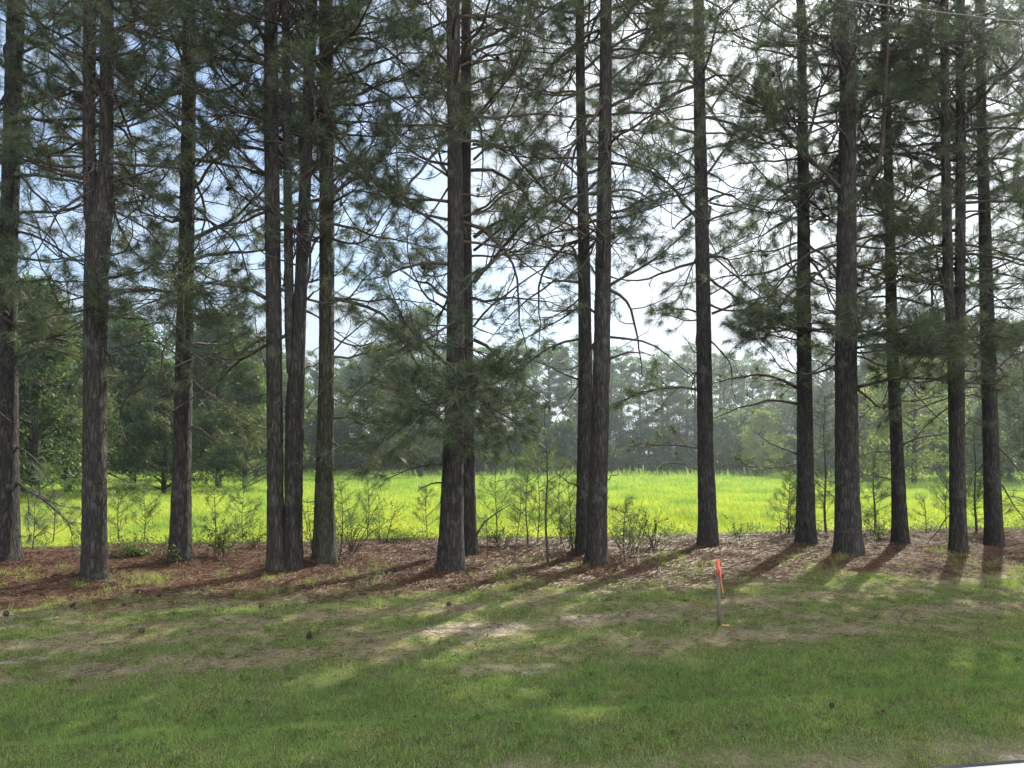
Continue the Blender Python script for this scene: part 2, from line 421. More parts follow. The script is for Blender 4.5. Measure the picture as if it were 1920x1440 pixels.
def ground_mat():
    m, nt = new_mat('ground_surface'); L = nt.links.new
    geo = N(nt, 'ShaderNodeNewGeometry')
    def noise(s, d=5, sx=1):
        n = N(nt, 'ShaderNodeTexNoise'); n.inputs['Scale'].default_value = s; n.inputs['Detail'].default_value = d
        n.inputs['Roughness'].default_value = 0.65
        L(geo.outputs['Position'], n.inputs['Vector']); return n
    def att(n): return N(nt, 'ShaderNodeAttribute', attribute_name=n).outputs['Fac']
    nA, nB, nC = noise(0.9), noise(7), noise(45, 6)
    soil = ramp(nt, [(0.3, (0.05, 0.055, 0.022)), (0.5, (0.075, 0.095, 0.032)), (0.68, (0.14, 0.12, 0.06))]); L(nC.outputs['Fac'], soil.inputs[0])
    sand = ramp(nt, [(0.3, (0.16, 0.125, 0.09)), (0.5, (0.30, 0.25, 0.19)), (0.7, (0.48, 0.42, 0.34))]); L(nC.outputs['Fac'], sand.inputs[0])
    lit = ramp(nt, [(0.28, (0.035, 0.02, 0.014)), (0.5, (0.09, 0.048, 0.03)), (0.72, (0.17, 0.10, 0.062))]); L(nC.outputs['Fac'], lit.inputs[0])
    fld = ramp(nt, [(0.3, (0.10, 0.18, 0.03)), (0.6, (0.24, 0.34, 0.045)), (0.8, (0.34, 0.40, 0.07))]); L(nB.outputs['Fac'], fld.inputs[0])
    def thr(mask, n, w=0.35):
        # mask broken up by noise: clamp((mask - n)/w + .5)
        s = N(nt, 'ShaderNodeMath', operation='SUBTRACT'); L(mask, s.inputs[0]); L(n, s.inputs[1])
        a = N(nt, 'ShaderNodeMath', operation='MULTIPLY_ADD', use_clamp=True); a.inputs[1].default_value = 1 / w; a.inputs[2].default_value = 0.5
        L(s.outputs[0], a.inputs[0]); return a.outputs[0]
    def mix(f, a, b):
        x = N(nt, 'ShaderNodeMixRGB'); L(f, x.inputs[0]); L(a, x.inputs['Color1']); L(b, x.inputs['Color2']); return x.outputs[0]
    c = mix(thr(att('litter'), nB.outputs['Fac']), soil.outputs[0], lit.outputs[0])
    c = mix(thr(att('field'), nB.outputs['Fac']), c, fld.outputs[0])
    dry = ramp(nt, [(0.3, (0.085, 0.075, 0.04)), (0.5, (0.17, 0.145, 0.09)), (0.7, (0.28, 0.235, 0.165))]); L(nC.outputs['Fac'], dry.inputs[0])
    c = mix(thr(att('thin'), nB.outputs['Fac'], 0.5), c, dry.outputs[0])
    c = mix(thr(att('bare'), nB.outputs['Fac'], 0.5), c, sand.outputs[0])
    c = mix(thr(att('shoulder'), nB.outputs['Fac'], 0.5), c, sand.outputs[0])
    b = N(nt, 'ShaderNodeBsdfPrincipled'); b.inputs['Roughness'].default_value = 0.95; b.inputs['Specular IOR Level'].default_value = 0.1
    L(c, b.inputs['Base Color'])
    ad = N(nt, 'ShaderNodeMath', operation='MULTIPLY_ADD'); ad.inputs[1].default_value = 0.5
    L(nC.outputs['Fac'], ad.inputs[0]); L(nB.outputs['Fac'], ad.inputs[2])
    bu = N(nt, 'ShaderNodeBump'); bu.inputs['Strength'].default_value = 0.8; bu.inputs['Distance'].default_value = 0.04
    L(ad.outputs[0], bu.inputs['Height']); L(bu.outputs[0], b.inputs['Normal'])
    o = N(nt, 'ShaderNodeOutputMaterial'); L(b.outputs[0], o.inputs['Surface'])
    return m
M['ground'] = ground_mat()

# ---------------------------------------------------------------- ground, road
def axis(lo, a, b, hi, step, grow=1.18):
    mid = np.arange(a, b + step / 2, step)
    out = list(mid); s_ = step; x = b
    while x < hi:
        s_ = min(s_ * grow, 40); x += s_; out.append(x)
    s_ = step; x = a
    while x > lo:
        s_ = min(s_ * grow, 40); x -= s_; out.insert(0, x)
    return np.array(out)
U_ = axis(-700, -9, 14, 700, 0.075); V_ = axis(-60, 3.6, 18, 900, 0.07)
uu, vv = np.meshgrid(U_, V_)
gx, gy = xy(uu.ravel(), vv.ravel())
hz = height(gx, gy)
hz = np.where(vv.ravel() < 3.85, -0.06, hz)
nu, nv = len(U_), len(V_)
ii = (np.arange(nv - 1)[:, None] * nu + np.arange(nu - 1)[None, :])
Q = np.stack([ii, ii + 1, ii + nu + 1, ii + nu], -1).reshape(-1, 4)
b_, l_, f_, s_, t_ = fields(gx, gy)
me = np_mesh('ground', np.stack([gx, gy, hz], -1), quads=Q, smooth=True,
             attrs={'bare': b_, 'litter': l_, 'field': f_, 'shoulder': s_, 'thin': t_})
tag(link('ground', me, M['ground']), kind='structure')

def slab(name, v0, v1, z, th, mat, u0=-300, u1=300, step=2.0, wob=0.0):
    us = np.arange(u0, u1 + .1, step)
    near = (us > -12) & (us < 16)
    us = np.unique(np.concatenate([us, np.arange(-10, 14, 0.12)]))
    e = v1 + wob * (wav(us, us * 0, 0.9, 5) + 0.6 * wav(us, us * 0, 0.25, 9))
    rows = [(np.full_like(us, v0), z - th), (np.full_like(us, v0), z), (e, z), (e + 0.02, z - th)]
    V = []
    for vr, zz in rows:
        x, y = xy(us, vr); V.append(np.stack([x, y, np.full_like(x, zz)], -1))
    n = len(us); V = np.concatenate(V)
    k = np.arange(n - 1); Qs = []
    for r in range(3):
        Qs.append(np.stack([r * n + k, r * n + k + 1, (r + 1) * n + k + 1, (r + 1) * n + k], -1))
    return link(name, np_mesh(name, V, quads=np.concatenate(Qs)), mat)
ROADE = 3.675
p_ = ground(1800, 1440); q_ = ground(1920, 1421)
tag(slab('road', -4.4, ROADE + 0.06, 0.0, 0.08, M['asphalt'], wob=0.02), kind='structure')
tag(slab('road_marking', ROADE - 0.14, ROADE, 0.005, 0.003, M['white']), kind='structure')
print('road edge v', uv(p_[0], p_[1]), uv(q_[0], q_[1]))

# ---------------------------------------------------------------- needles and limbs
def tuft_needles(n, length=0.17, width=0.006, cone=(18, 88), r=rng, droop=0.02):
    """n needles as slim triangles round the +X axis; returns (n,3,3)"""
    th = np.radians(r.uniform(cone[0], cone[1], n)); ph = r.uniform(0, 2 * math.pi, n)
    d = np.stack([np.cos(th), np.sin(th) * np.cos(ph), np.sin(th) * np.sin(ph)], -1)
    ln = length * r.uniform(0.7, 1.1, n)
    base = np.stack([r.uniform(-0.13, 0.02, n), r.normal(0, .004, n), r.normal(0, .004, n)], -1)
    side = unit(np.cross(d, r.normal(0, 1, (n, 3))))
    tip = base + d * ln[:, None]
    w_ = width * r.uniform(0.7, 1.2, n)[:, None]
    return np.stack([base - side * w_ / 2, base + side * w_ / 2, tip], 1)

def frames(D):
    """rotation matrices whose X axis is D"""
    D = unit(D)
    ref = np.where(np.abs(D[:, 2:3]) > 0.9, np.array([[1., 0, 0]]), np.array([[0, 0, 1.]]))
    Y = unit(np.cross(ref, D)); Z = np.cross(D, Y)
    return np.stack([D, Y, Z], -1)

TUFT = {}
for key, (n, ln, wd, cn) in {'fine': (38, 0.185, 0.0050, (12, 85)), 'mid': (24, 0.18, 0.0085, (15, 85)), 'coarse': (6, 0.22, 0.016, (15, 90)), 'small': (30, 0.13, 0.0042, (15, 75))}.items():
    TUFT[key] = [tuft_needles(n, ln, wd, cn) for _ in range(8)]

def put_tufts(P, D, key, scale=1.0, jitter=0.2):
    """places tufts at points P heading D -> (V, T, rnd)"""
    P = np.asarray(P, float); D = np.asarray(D, float)
    if len(P) == 0: return np.zeros((0, 3)), np.zeros((0, 3), int), np.zeros(0)
    F = frames(D + rng.normal(0, jitter, D.shape) * np.linalg.norm(D, axis=1, keepdims=True))
    lib = TUFT[key]; out = []; rn = []
    which = rng.integers(0, len(lib), len(P))
    for k in range(len(lib)):
        s_ = which == k
        if not s_.any(): continue
        t = lib[k].reshape(-1, 3)
        sc = scale * rng.uniform(0.8, 1.15, s_.sum())
        v = np.einsum('nij,kj->nki', F[s_], t) * sc[:, None, None] + P[s_][:, None, :]
        v[..., 2] -= 0.35 * np.linalg.norm(v - P[s_][:, None, :], axis=-1) ** 2 / 0.17
        out.append(v.reshape(-1, 3))
        rr = np.clip(rng.uniform(0, 0.75, (s_.sum(), 1)) + rng.uniform(-0.12, 0.25, (s_.sum(), len(t) // 3)), 0, 1)
        rn.append(np.repeat(rr.reshape(-1), 3))
    V = np.concatenate(out); T = np.arange(len(V)).reshape(-1, 3)
    return V, T, np.concatenate(rn)

def wander(p0, d0, L_, n, bend=0.12, lift=0.0, droop=0.0, r=rng):
    """a crooked path: starts at p0 heading d0"""
    P = [np.array(p0, float)]; d = unit(np.array(d0, float)); st = L_ / n
    for k in range(n):
        d = unit(d + r.normal(0, bend, 3) + np.array([0, 0, lift * (k / n) - droop * (1 - k / n) * 0.5 - droop * 0.3]))
        P.append(P[-1] + d * st)
    return np.array(P)

def side_shoots(wood, TP, TD, P, rad, s0, spacing, lmax, leafy, level=0, sides=4, up=0.15, bare=0.0):
    """side shoots along the path P, each with its own shoots and tufts"""
    seg = np.linalg.norm(np.diff(P, axis=0), axis=1); cum = np.concatenate([[0], np.cumsum(seg)]); L_ = cum[-1]
    pos = s0 * L_ + rng.uniform(0, spacing)
    sgn = 1 if rng.random() < .5 else -1
    while pos < L_ * 0.99:
        k = min(np.searchsorted(cum, pos) - 1, len(P) - 2); k = max(k, 0)
        f = (pos - cum[k]) / seg[k]
        p = P[k] * (1 - f) + P[k + 1] * f; r0 = rad[k] * (1 - f) + rad[k + 1] * f
        t = unit(P[k + 1] - P[k])
        lat = unit(np.cross(t, [0, 0, 1.0]) + 1e-3) * sgn
        sgn = -sgn if rng.random() < 0.85 else sgn
        a = R(rng.uniform(32, 65))
        d = t * math.cos(a) + (lat * rng.uniform(0.6, 1) + np.array([0, 0, rng.normal(up, 0.35)])) * math.sin(a)
        frac = 1 - pos / L_
        ln = max(0.10, lmax * (0.25 + 0.85 * frac ** 0.8) * rng.uniform(0.6, 1.15))
        n = 3 if ln < 0.4 else 5
        Pb = wander(p, d, ln, n, 0.19, 0.25)
        rb = np.linspace(min(r0 * 0.6, 0.004 + 0.012 * ln), 0.0022, n + 1)
        tube(wood, Pb, rb, 3 if level else sides)
        if level == 0 and ln > 0.28:
            side_shoots(wood, TP, TD, Pb, rb, 0.25, 0.15, ln * 0.45, leafy, 1, bare=bare)
        if rng.random() < leafy:
            TP.append(Pb[-1]); TD.append(Pb[-1] - Pb[-2])
            if ln > 0.25 and rng.random() < 0.6:
                TP.append(Pb[-2]); TD.append(Pb[-1] - Pb[-3])
        pos += spacing * rng.uniform(0.6, 1.4)
    if rng.random() < leafy:
        TP.append(P[-1]); TD.append(P[-1] - P[-2])

def limb_template(L_, leafy, e0, droop, lift, r0=None):
    wood = Acc(); TP = []; TD = []
    n = 13
    P = wander((0, 0, 0), (math.cos(R(e0)), 0, math.sin(R(e0))), L_, n, 0.17, lift, droop)
    r0 = r0 or (0.007 + 0.0085 * L_)
    rad = 0.005 + (r0 - 0.005) * np.linspace(1, 0, n + 1) ** 1.3
    tube(wood, P, rad, 6)
    side_shoots(wood, TP, TD, P, rad, 0.22 if leafy > .3 else 0.15, 0.2, 0.36 * L_ + 0.14, leafy)
    V, T, Q_, A = wood.cat()
    return dict(V=V, Q=Q_, TP=np.array(TP).reshape(-1, 3), TD=np.array(TD).reshape(-1, 3), L=L_)
LIMBS = {}
for key, L_, leafy, cnt in [('s', 1.1, 0.95, 4), ('m', 1.9, 0.92, 6), ('l', 2.8, 0.88, 8), ('half', 2.3, 0.4, 6), ('dead', 1.5, 0.0, 6), ('deadl', 2.4, 0.03, 5)]:
    LIMBS[key] = [limb_template(L_, leafy, random.uniform(-15, 42), random.uniform(0.0, 0.34), random.uniform(0.05, 0.4)) for _ in range(cnt)]

def place_limb(wood, TPl, TDl, key, p, az, el, sc):
    t = random.choice(LIMBS[key])
    ca, sa = math.cos(az), math.sin(az); ce, se = math.cos(el), math.sin(el)
    Rz = np.array([[ca, -sa, 0], [sa, ca, 0], [0, 0, 1]]); Ry = np.array([[ce, 0, -se], [0, 1, 0], [se, 0, ce]])
    Mx = Rz @ Ry @ np.diag([1, random.choice((-1, 1)), 1])
    wood.add(t['V'] @ Mx.T * sc + p, Q=t['Q'])
    if len(t['TP']):
        TPl.append(t['TP'] @ Mx.T * sc + p); TDl.append(t['TD'] @ Mx.T)

def trunk_mesh(P, rad, sides=28, flare=True, seed=0, name='trunk'):
    """P path, rad radii -> a tapering trunk with ridged bark relief"""
    P = np.asarray(P, float); rad = np.asarray(rad, float)
    n = 220
    z0 = np.linspace(0, 1, len(P)) if False else np.concatenate([[0], np.cumsum(np.linalg.norm(np.diff(P, axis=0), axis=1))])
    zz = np.concatenate([np.linspace(0, min(10.5, z0[-1] * 0.6), 180, endpoint=False), np.linspace(min(10.5, z0[-1] * 0.6), z0[-1], 40)])
    Pc = np.stack([np.interp(zz, z0, P[:, k]) for k in range(3)], -1)
    ker = np.array([1, 2, 3, 2, 1]) / 9.0
    for k in (0, 1):
        e = np.pad(Pc[:, k], 2, mode='edge'); Pc[:, k] = np.convolve(e, ker, 'valid')
    rr = np.interp(zz, z0, rad)
    an = np.arange(sides) * 2 * math.pi / sides
    h = zz[:, None]; A = an[None, :]
    rel = 1 + 0.025 * np.sin(A * 3 + h * 0.7 + seed) + 0.018 * np.sin(A * 5 - h * 1.1 + seed * 2) + 0.012 * np.sin(h * 9 + A * 2 + seed)
    rel = rel + rng.normal(0, 0.016, rel.shape)
    if flare:
        rel = rel * (1 + 0.42 * np.exp(-h / 0.19) * (1 + 0.35 * np.sin(A * 4 + seed)) + 0.06 * np.exp(-h / 0.7))
    X = Pc[:, None, 0] + rr[:, None] * rel * np.cos(A); Y = Pc[:, None, 1] + rr[:, None] * rel * np.sin(A); Z = Pc[:, None, 2] + 0 * A
    V = np.stack([X, Y, Z], -1).reshape(-1, 3)
    k = len(zz); i = np.arange(k - 1)[:, None] * sides; j = np.arange(sides)[None, :]; j2 = (j + 1) % sides
    Qd = np.stack([i + j, i + j2, i + sides + j2, i + sides + j], -1).reshape(-1, 4)
    return np_mesh(name, V, quads=Qd, smooth=True)

# a pine cone: an egg of overlapping scales
def cone_mesh(L_=0.085, R_=0.034):
    a = Acc()
    tube(a, [(0, 0, z) for z in np.linspace(0, L_, 6)], R_ * 0.45 * np.array([.5, 1, 1, .8, .5, .1]), 6, cap=True)
    for k in range(70):
        t = k / 70; z = L_ * (0.04 + 0.92 * t); r = R_ * math.sin(math.pi * (0.18 + 0.78 * t) ** 0.8) * 1.05
        an = k * 2.39996; c, s_ = math.cos(an), math.sin(an)
        tip = np.array([c * r, s_ * r, z + 0.006]); b = np.array([c * r * .3, s_ * r * .3, z - 0.004])
        sd_ = np.array([-s_, c, 0]) * 0.009 * (1 - 0.5 * t)
        a.add([b - sd_ * .5, b + sd_ * .5, tip + sd_, tip - sd_, tip + [0, 0, -0.006]], [[2, 3, 4]], [[0, 1, 2, 3]])
    return a.mesh('pine_cone')
CONE = cone_mesh(); CONE.materials.append(M['cone'])

# ---------------------------------------------------------------- the row of pines
ROW = []
def stem_path(base, pts, Y0, H=17.5):
    """pts: (px x, px y, width px) from the ground up; the last lies at or above the frame top"""
    P = []; r = []
    for (x, y, wd) in pts:
        p = at(x, y, Y0); P.append(p); r.append(wd / FPX * Y0 / 2)
    P = np.array(P); r = np.array(r)
    d = (P[-1] - P[0]) / max(1e-6, (P[-1] - P[0])[2])
    zt = P[-1][2]
    ext = [P[-1] + d * (H - zt) * f for f in (0.35, 0.7, 1.0)]
    re = [r[-1] * f for f in (0.78, 0.42, 0.08)]
    return np.vstack([P, ext]), np.concatenate([r, re])

def add_pine(stems, label, low=3.0, H=17.5, feats=(), mat='bark', density=1.0, dY=0.0, cones=22, fine=True, low_dead=1.6):
    """stems: list of pixel polylines; the first starts on the ground"""
    g = ground(stems[0][0][0], stems[0][0][1])
    Y0 = g[1] + dY
    base = np.array([g[0], g[1], gz(g[0], g[1])])
    if dY:
        b2 = at(stems[0][0][0], stems[0][0][1], Y0); base = np.array([b2[0], Y0, gz(b2[0], Y0)])
    t = empty('pine_tree', tuple(base))
    tag(t, label, 'tree', 'pines standing in a row along the field')
    wood = Acc(); TPl = []; TDl = []; fineP = []; fineD = []
    for si, st in enumerate(stems):
        st = list(st)
        if si == 0: st = [(st[0][0], st[0][1] + 8, st[0][2])] + st
        P, r = stem_path(base, st, Y0, H * (1 if si == 0 else 0.93))
        if si == 0: P[0][2] = base[2] - 0.15
        me = trunk_mesh(P - base, r, 28 if r[0] > .09 else 18, si == 0, seed=len(ROW) * 1.7 + si)
        link('trunk', me, M[mat], t)
        # whorls of limbs
        z = low + rng.uniform(0, .3) if si == 0 else max(low, P[0][2] + 0.6)
        while z < H * 0.98:
            c = np.array([np.interp(z, P[:, 2], P[:, 0]), np.interp(z, P[:, 2], P[:, 1]), z]) - base
            nb = rng.integers(2, 5) if z > 5 else rng.integers(1, 3)
            az0 = rng.uniform(0, 6.28)
            for k in range(nb):
                if rng.random() > density * (0.78 if z < low + 1.8 else 1.0): continue
                az = az0 + k * 6.28 / nb + rng.normal(0, .3)
                if math.sin(az) < -.35 and rng.random() < .62: continue
                top = (H - z) / (H - low)
                u_ = rng.random()
                if z < low + low_dead and math.sin(az) > -.1: u_ = u_ * .55 + .45
                if z < low + low_dead: key = 'dead' if u_ < .34 else ('deadl' if u_ < .52 else ('half' if u_ < .8 else 'm'))
                elif z < 8.5: key = 'l' if u_ < .27 else ('m' if u_ < .50 else ('half' if u_ < .76 else ('deadl' if u_ < .9 else 'dead')))
                else: key = 'l' if u_ < .5 and top > .35 else ('m' if top > .15 else 's')
                el = R(rng.uniform(-18, 26)) + (R(25) * (1 - top) ** 2)
                place_limb(wood, TPl, TDl, key, c, az, el, rng.uniform(0.75, 1.2) * (0.75 if si else 1))
            z += rng.uniform(0.25, 0.44) * (.78 if stems[0][0][0] > 1480 else 1)
    link('branches', wood.mesh('branches', True), M['twig'], t)
    TP = np.concatenate(TPl); TD = np.concatenate(TDl)
    TPC = TP
    nd = Acc()
    lo_ = TPC[:, 2] < 9.3
    V, T, A = put_tufts(TP[lo_], TD[lo_], 'fine' if fine else 'mid'); nd.add(V, T, a=A)
    V, T, A = put_tufts(TP[~lo_], TD[~lo_], 'coarse'); nd.add(V, T, a=A)
    link('crown', nd.mesh('crown'), M['needle'], t)
    # the limbs one can tell apart, each a part with its own needles
    for f in feats:
        pts, r0, leafy = f[0], f[1], f[2]
        lm = f[3] if len(f) > 3 else 0.5
        tuftk = f[4] if len(f) > 4 else 'fine'
        Pp = np.array([at(q[0], q[1], Y0 + (q[2] if len(q) > 2 else 0)) for q in pts])
        cum = np.concatenate([[0], np.cumsum(np.linalg.norm(np.diff(Pp, axis=0), axis=1))])
        n = max(6, int(cum[-1] / 0.22)); s_ = np.linspace(0, cum[-1], n)
        Ps = np.stack([np.interp(s_, cum, Pp[:, k]) for k in range(3)], -1)
        for _ in range(2):
            Ps[1:-1] = (Ps[:-2] + 2 * Ps[1:-1] + Ps[2:]) / 4
        Ps[1:-1] += rng.normal(0, 0.012, Ps[1:-1].shape)
        rad = np.linspace(r0, max(0.006, r0 * 0.25), n)
        wd = Acc(); TP = []; TD = []
        tube(wd, Ps, rad, 8, cap=True)
        if lm > 0:
            hang = len(pts[-1]) > 2 and pts[-1][2] <= -0.9
            side_shoots(wd, TP, TD, Ps, rad, 0.12, 0.125 if hang else (0.11 if leafy > 0.5 else 0.26), lm * (1.6 if hang else (1.35 if leafy > .5 else 1.1)), leafy)
        V, T, Q_, A = wd.cat()
        br = link('branch', np_mesh('branch', V - base, T, Q_, True), M['twig'], t)
        if TP:
            V, T, A = put_tufts(np.array(TP), np.array(TD), tuftk)
            link('needles', np_mesh('needles', V - base, T, attrs={'rnd': A}), M['needle'], br)
    for _ in range(cones):
        p = TPC[rng.integers(0, len(TPC))] - np.array([0, 0, .05])
        if p[2] > 9 or p[2] < 3.2: continue
        o = link('pine_cone', CONE, None, t); o.location = tuple(p); o.rotation_euler = (math.pi + rng.normal(0, .5), rng.normal(0, .5), 0)
    ROW.append((t, Y0, base))
    return t

D_ = -0.9
add_pine([[(10, 1050, 46), (14, 800, 36), (16, 480, 31), (24, 200, 30), (30, 0, 30)]],
         'dark pine trunk cut by the left edge of the view, leftmost of the row', low=3.0,
         feats=[([(30, 105), (80, 128), (120, 150), (158, 175)], .022, .6), ([(30, 175), (80, 210), (120, 240), (158, 290)], .02, .2),
                ([(35, 330), (80, 326), (150, 345), (200, 352)], .03, .9, .6), ([(35, 415), (65, 418), (92, 432), (112, 470), (125, 500)], .02, .1, .3),
                ([(28, 530), (70, 523), (115, 530), (165, 527)], .028, .35), ([(28, 668), (55, 650), (90, 648), (120, 662), (160, 675)], .026, .5),
                ([(32, 838), (60, 850), (80, 875), (92, 905)], .018, .25, .4), ([(32, 905), (70, 925), (100, 945), (135, 975), (137, 1005)], .026, .9, .7),
                ([(30, 700, -.5), (90, 720, -.9), (140, 770, -1.0)], .02, .9, .6), ([(30, 90), (60, 60), (110, 40, -.5)], .025, 1, .7),
                ([(30, 640), (80, 600, .5), (130, 590, 1)], .02, .9, .7)])
add_pine([[(177, 1085, 43), (178, 900, 41), (178, 700, 39), (180, 520, 42), (184, 430, 44), (190, 400, 40), (199, 300, 25), (200, 150, 24), (201, 0, 23)],
          [(180, 470, 22), (170, 400, 24), (167, 250, 22), (168, 0, 22)]],
         'pine trunk that forks high up into two close stems, second from the left edge', low=3.3,
         feats=[([(160, 890), (150, 880), (140, 885)], .012, 0, 0), ([(155, 270), (125, 250), (95, 250), (70, 290)], .022, .8),
                ([(215, 140), (250, 165), (300, 200), (340, 215)], .022, .7), ([(212, 235), (260, 240), (300, 215), (345, 190)], .02, .3),
                ([(190, 545, 0), (150, 560, -.7), (100, 570, -1.1)], .02, .9, .5), ([(212, 330), (250, 350), (290, 365), (340, 395)], .022, .8),
                ([(200, 595), (240, 600), (280, 600, -.4)], .014, 0, .2), ([(160, 680), (140, 720), (118, 765)], .01, 0, .2),
                ([(210, 60), (260, 30, -.5), (300, 15, -1)], .02, 1, .6)])
add_pine([[(338, 1050, 40), (341, 880, 33), (346, 640, 31), (350, 420, 27), (354, 200, 25), (357, 0, 24)]],
         'pine with a crooked dead limb drooping in a loop low on its left side', low=3.0,
         feats=[([(325, 735), (308, 718), (301, 700), (298, 675), (303, 655), (318, 635), (330, 615)], .024, .0, .2),
                ([(318, 712), (300, 712), (262, 735), (225, 748)], .016, .2, .4),
                ([(300, 678), (262, 712), (228, 745), (218, 790), (222, 825), (256, 842)], .017, .12, .5),
                ([(362, 715), (395, 742), (430, 770), (470, 812)], .018, .95, .8), ([(320, 783), (305, 768), (292, 755)], .014, 0, .1),
                ([(361, 878), (372, 879)], .012, 0, 0), ([(345, 130), (325, 60), (310, 20), (285, 0)], .026, .5),
                ([(343, 135), (310, 125), (270, 118), (240, 140)], .02, .6), ([(368, 118), (400, 110), (450, 107), (495, 120)], .02, .5),
                ([(340, 205), (300, 190), (250, 150), (215, 130)], .018, .2),
                ([(350, 540, 0), (330, 545, -.7), (300, 560, -1.3), (250, 580, -1.7), (215, 600, -1.9)], .026, 1, .8),
                ([(350, 520, 0), (370, 540, -.7), (410, 590, -1.2), (440, 640, -1.5)], .024, 1, .8),
                ([(345, 620, 0), (310, 600, -.6), (270, 610, -1.0)], .02, 1, .7), ([(365, 240), (410, 250), (470, 300)], .02, 1, .7),
                ([(345, 490, 0), (320, 500, -.8), (350, 560, -1.5), (345, 640, -1.9)], .024, 1, .7),
                ([(360, 800), (400, 815, .5), (450, 850, .9)], .014, .9, .7), ([(345, 560, 0), (300, 540, -.6), (240, 540, -1.0), (190, 560, -1.2)], .024, 1, .7), ([(350, 600, 0), (400, 590, -.6), (440, 600, -1.0)], .022, 1, .7), ([(345, 650, 0), (390, 680, -.5), (440, 720, -.95)], .02, .9, .7)])
add_pine([[(518, 1066, 32), (516, 900, 30), (514, 700, 29), (511, 400, 28), (509, 200, 26), (508, 0, 24)]],
         'straight pine fused at the foot with its twin, left one', low=3.4,
         feats=[([(500, 560), (470, 540), (445, 532), (400, 530), (366, 532)], .034, .25, .4), ([(503, 225), (475, 205), (445, 205), (385, 235)], .024, .5),
                ([(503, 120), (450, 108), (375, 120)], .018, .5), ([(502, 740), (488, 742), (474, 742)], .01, 0, 0),
                ([(500, 690), (485, 650), (478, 600), (478, 580)], .01, 0, .3), ([(503, 330), (470, 310), (430, 275), (400, 240)], .018, .7)])
add_pine([[(549, 1064, 32), (550, 880, 33), (553, 760, 34), (562, 600, 24), (572, 350, 22), (580, 130, 22), (584, 0, 22)],
          [(548, 700, 20), (543, 620, 18), (540, 400, 16), (537, 150, 16), (536, 0, 15)]],
         'leaning pine with a thin middle stem, right one of the fused pair', low=3.4, density=.8, dY=-0.02,
         feats=[([(575, 765), (590, 740), (612, 718), (632, 703)], .012, 0, 0), ([(575, 560), (590, 550), (600, 540)], .02, .3),
                ([(573, 690), (590, 685), (605, 680)], .012, 0, 0), ([(580, 230), (600, 200, -.5), (640, 170, -.9)], .02, 1, .6)])
add_pine([[(608, 1052, 42), (609, 900, 34), (612, 700, 28), (613, 480, 28), (612, 250, 26), (611, 0, 24)]],
         'dark greenish mossy trunk standing just right of the fused pair', low=3.2, mat='bark_mossy',
         feats=[([(626, 560), (650, 558), (690, 565), (725, 590), (750, 625), (770, 660), (790, 700)], .034, .4, .6),
                ([(626, 560), (690, 562), (760, 563), (838, 575)], .02, .1, .3), ([(625, 155), (690, 153), (720, 168), (760, 200), (800, 235)], .026, .5),
                ([(625, 640), (600, 650), (585, 660)], .012, 0, .1), ([(625, 340), (660, 300), (700, 270), (760, 250)], .02, .2),
                ([(626, 785), (660, 780), (700, 790), (760, 815)], .014, .6, .6), ([(600, 940), (580, 942), (568, 940)], .01, 0, 0),
                ([(625, 660), (655, 625), (690, 595), (730, 575)], .014, .2), ([(626, 830, 0), (660, 850, -.4), (690, 880, -.6)], .013, .8, .7),
                ([(625, 230), (665, 228), (740, 236), (838, 237)], .02, .3), ([(625, 80, 0), (670, 60, -.6), (720, 60, -1.1)], .026, 1, .8),
                ([(625, 380, 0), (670, 350, -.5), (720, 370, -.9)], .022, 1, .8), ([(630, 30, 0), (680, 20, -.3), (760, 50, -.6)], .022, 1, .8)])
add_pine([[(845, 1064, 48), (849, 900, 41), (854, 700, 34), (854, 450, 31), (851, 200, 26), (850, 0, 26)]],
         'stout pine near the middle of the row, its lower trunk veiled by hanging needles', low=2.6,
         feats=[([(842, 200), (826, 150), (814, 90), (808, 0)], .026, .2, .4), ([(842, 237), (800, 232), (750, 235), (700, 232)], .022, .4),
                ([(842, 495), (800, 487), (770, 495), (730, 515), (690, 525)], .03, .9, .6), ([(842, 378), (800, 372), (740, 372), (690, 370)], .026, .9, .6),
                ([(842, 235), (800, 225), (760, 165), (740, 90), (735, 0)], .018, .3, .5), ([(840, 330), (800, 300), (750, 290)], .02, 1, .7),
                ([(845, 560), (820, 530), (800, 470)], .014, .5), ([(830, 905), (800, 905), (783, 922)], .014, .1, .1),
                ([(858, 720, 0), (830, 740, -.7), (790, 770, -1.2), (750, 810, -1.6), (700, 840, -1.9)], .026, 1, .8),
                ([(858, 700, 0), (880, 730, -.8), (930, 770, -1.4), (980, 800, -1.8)], .024, 1, .8),
                ([(858, 740, 0), (840, 770, -1.0), (850, 810, -1.6), (880, 840, -2.0)], .022, 1, .8),
                ([(858, 600, 0), (830, 620, -.8), (780, 640, -1.3), (720, 690, -1.7)], .022, .9, .8),
                ([(865, 780, 0), (880, 800, -.4), (900, 850, -.8)], .018, 1, .6), ([(860, 680, 0), (850, 690, -1), (860, 720, -1.7), (830, 800, -2.2)], .024, 1, .7),
                ([(840, 870, 0), (800, 870, -.3), (760, 880, -.4), (720, 900, -.3)], .014, .9, .5),
                ([(855, 235, 0), (850, 240, -.8), (870, 260, -1.4)], .022, 1, .8), ([(858, 730, 0), (900, 740, -.7), (940, 790, -1.2), (960, 850, -1.5)], .024, 1, .7), ([(852, 750, 0), (800, 760, -.6), (740, 790, -1.0), (690, 860, -1.2)], .024, 1, .7), ([(855, 650, 0), (900, 660, -.6), (950, 690, -1.0)], .02, 1, .6), ([(845, 800, 0), (790, 760, .4), (700, 700, .8), (650, 760, 1)], .02, .8, .8)])
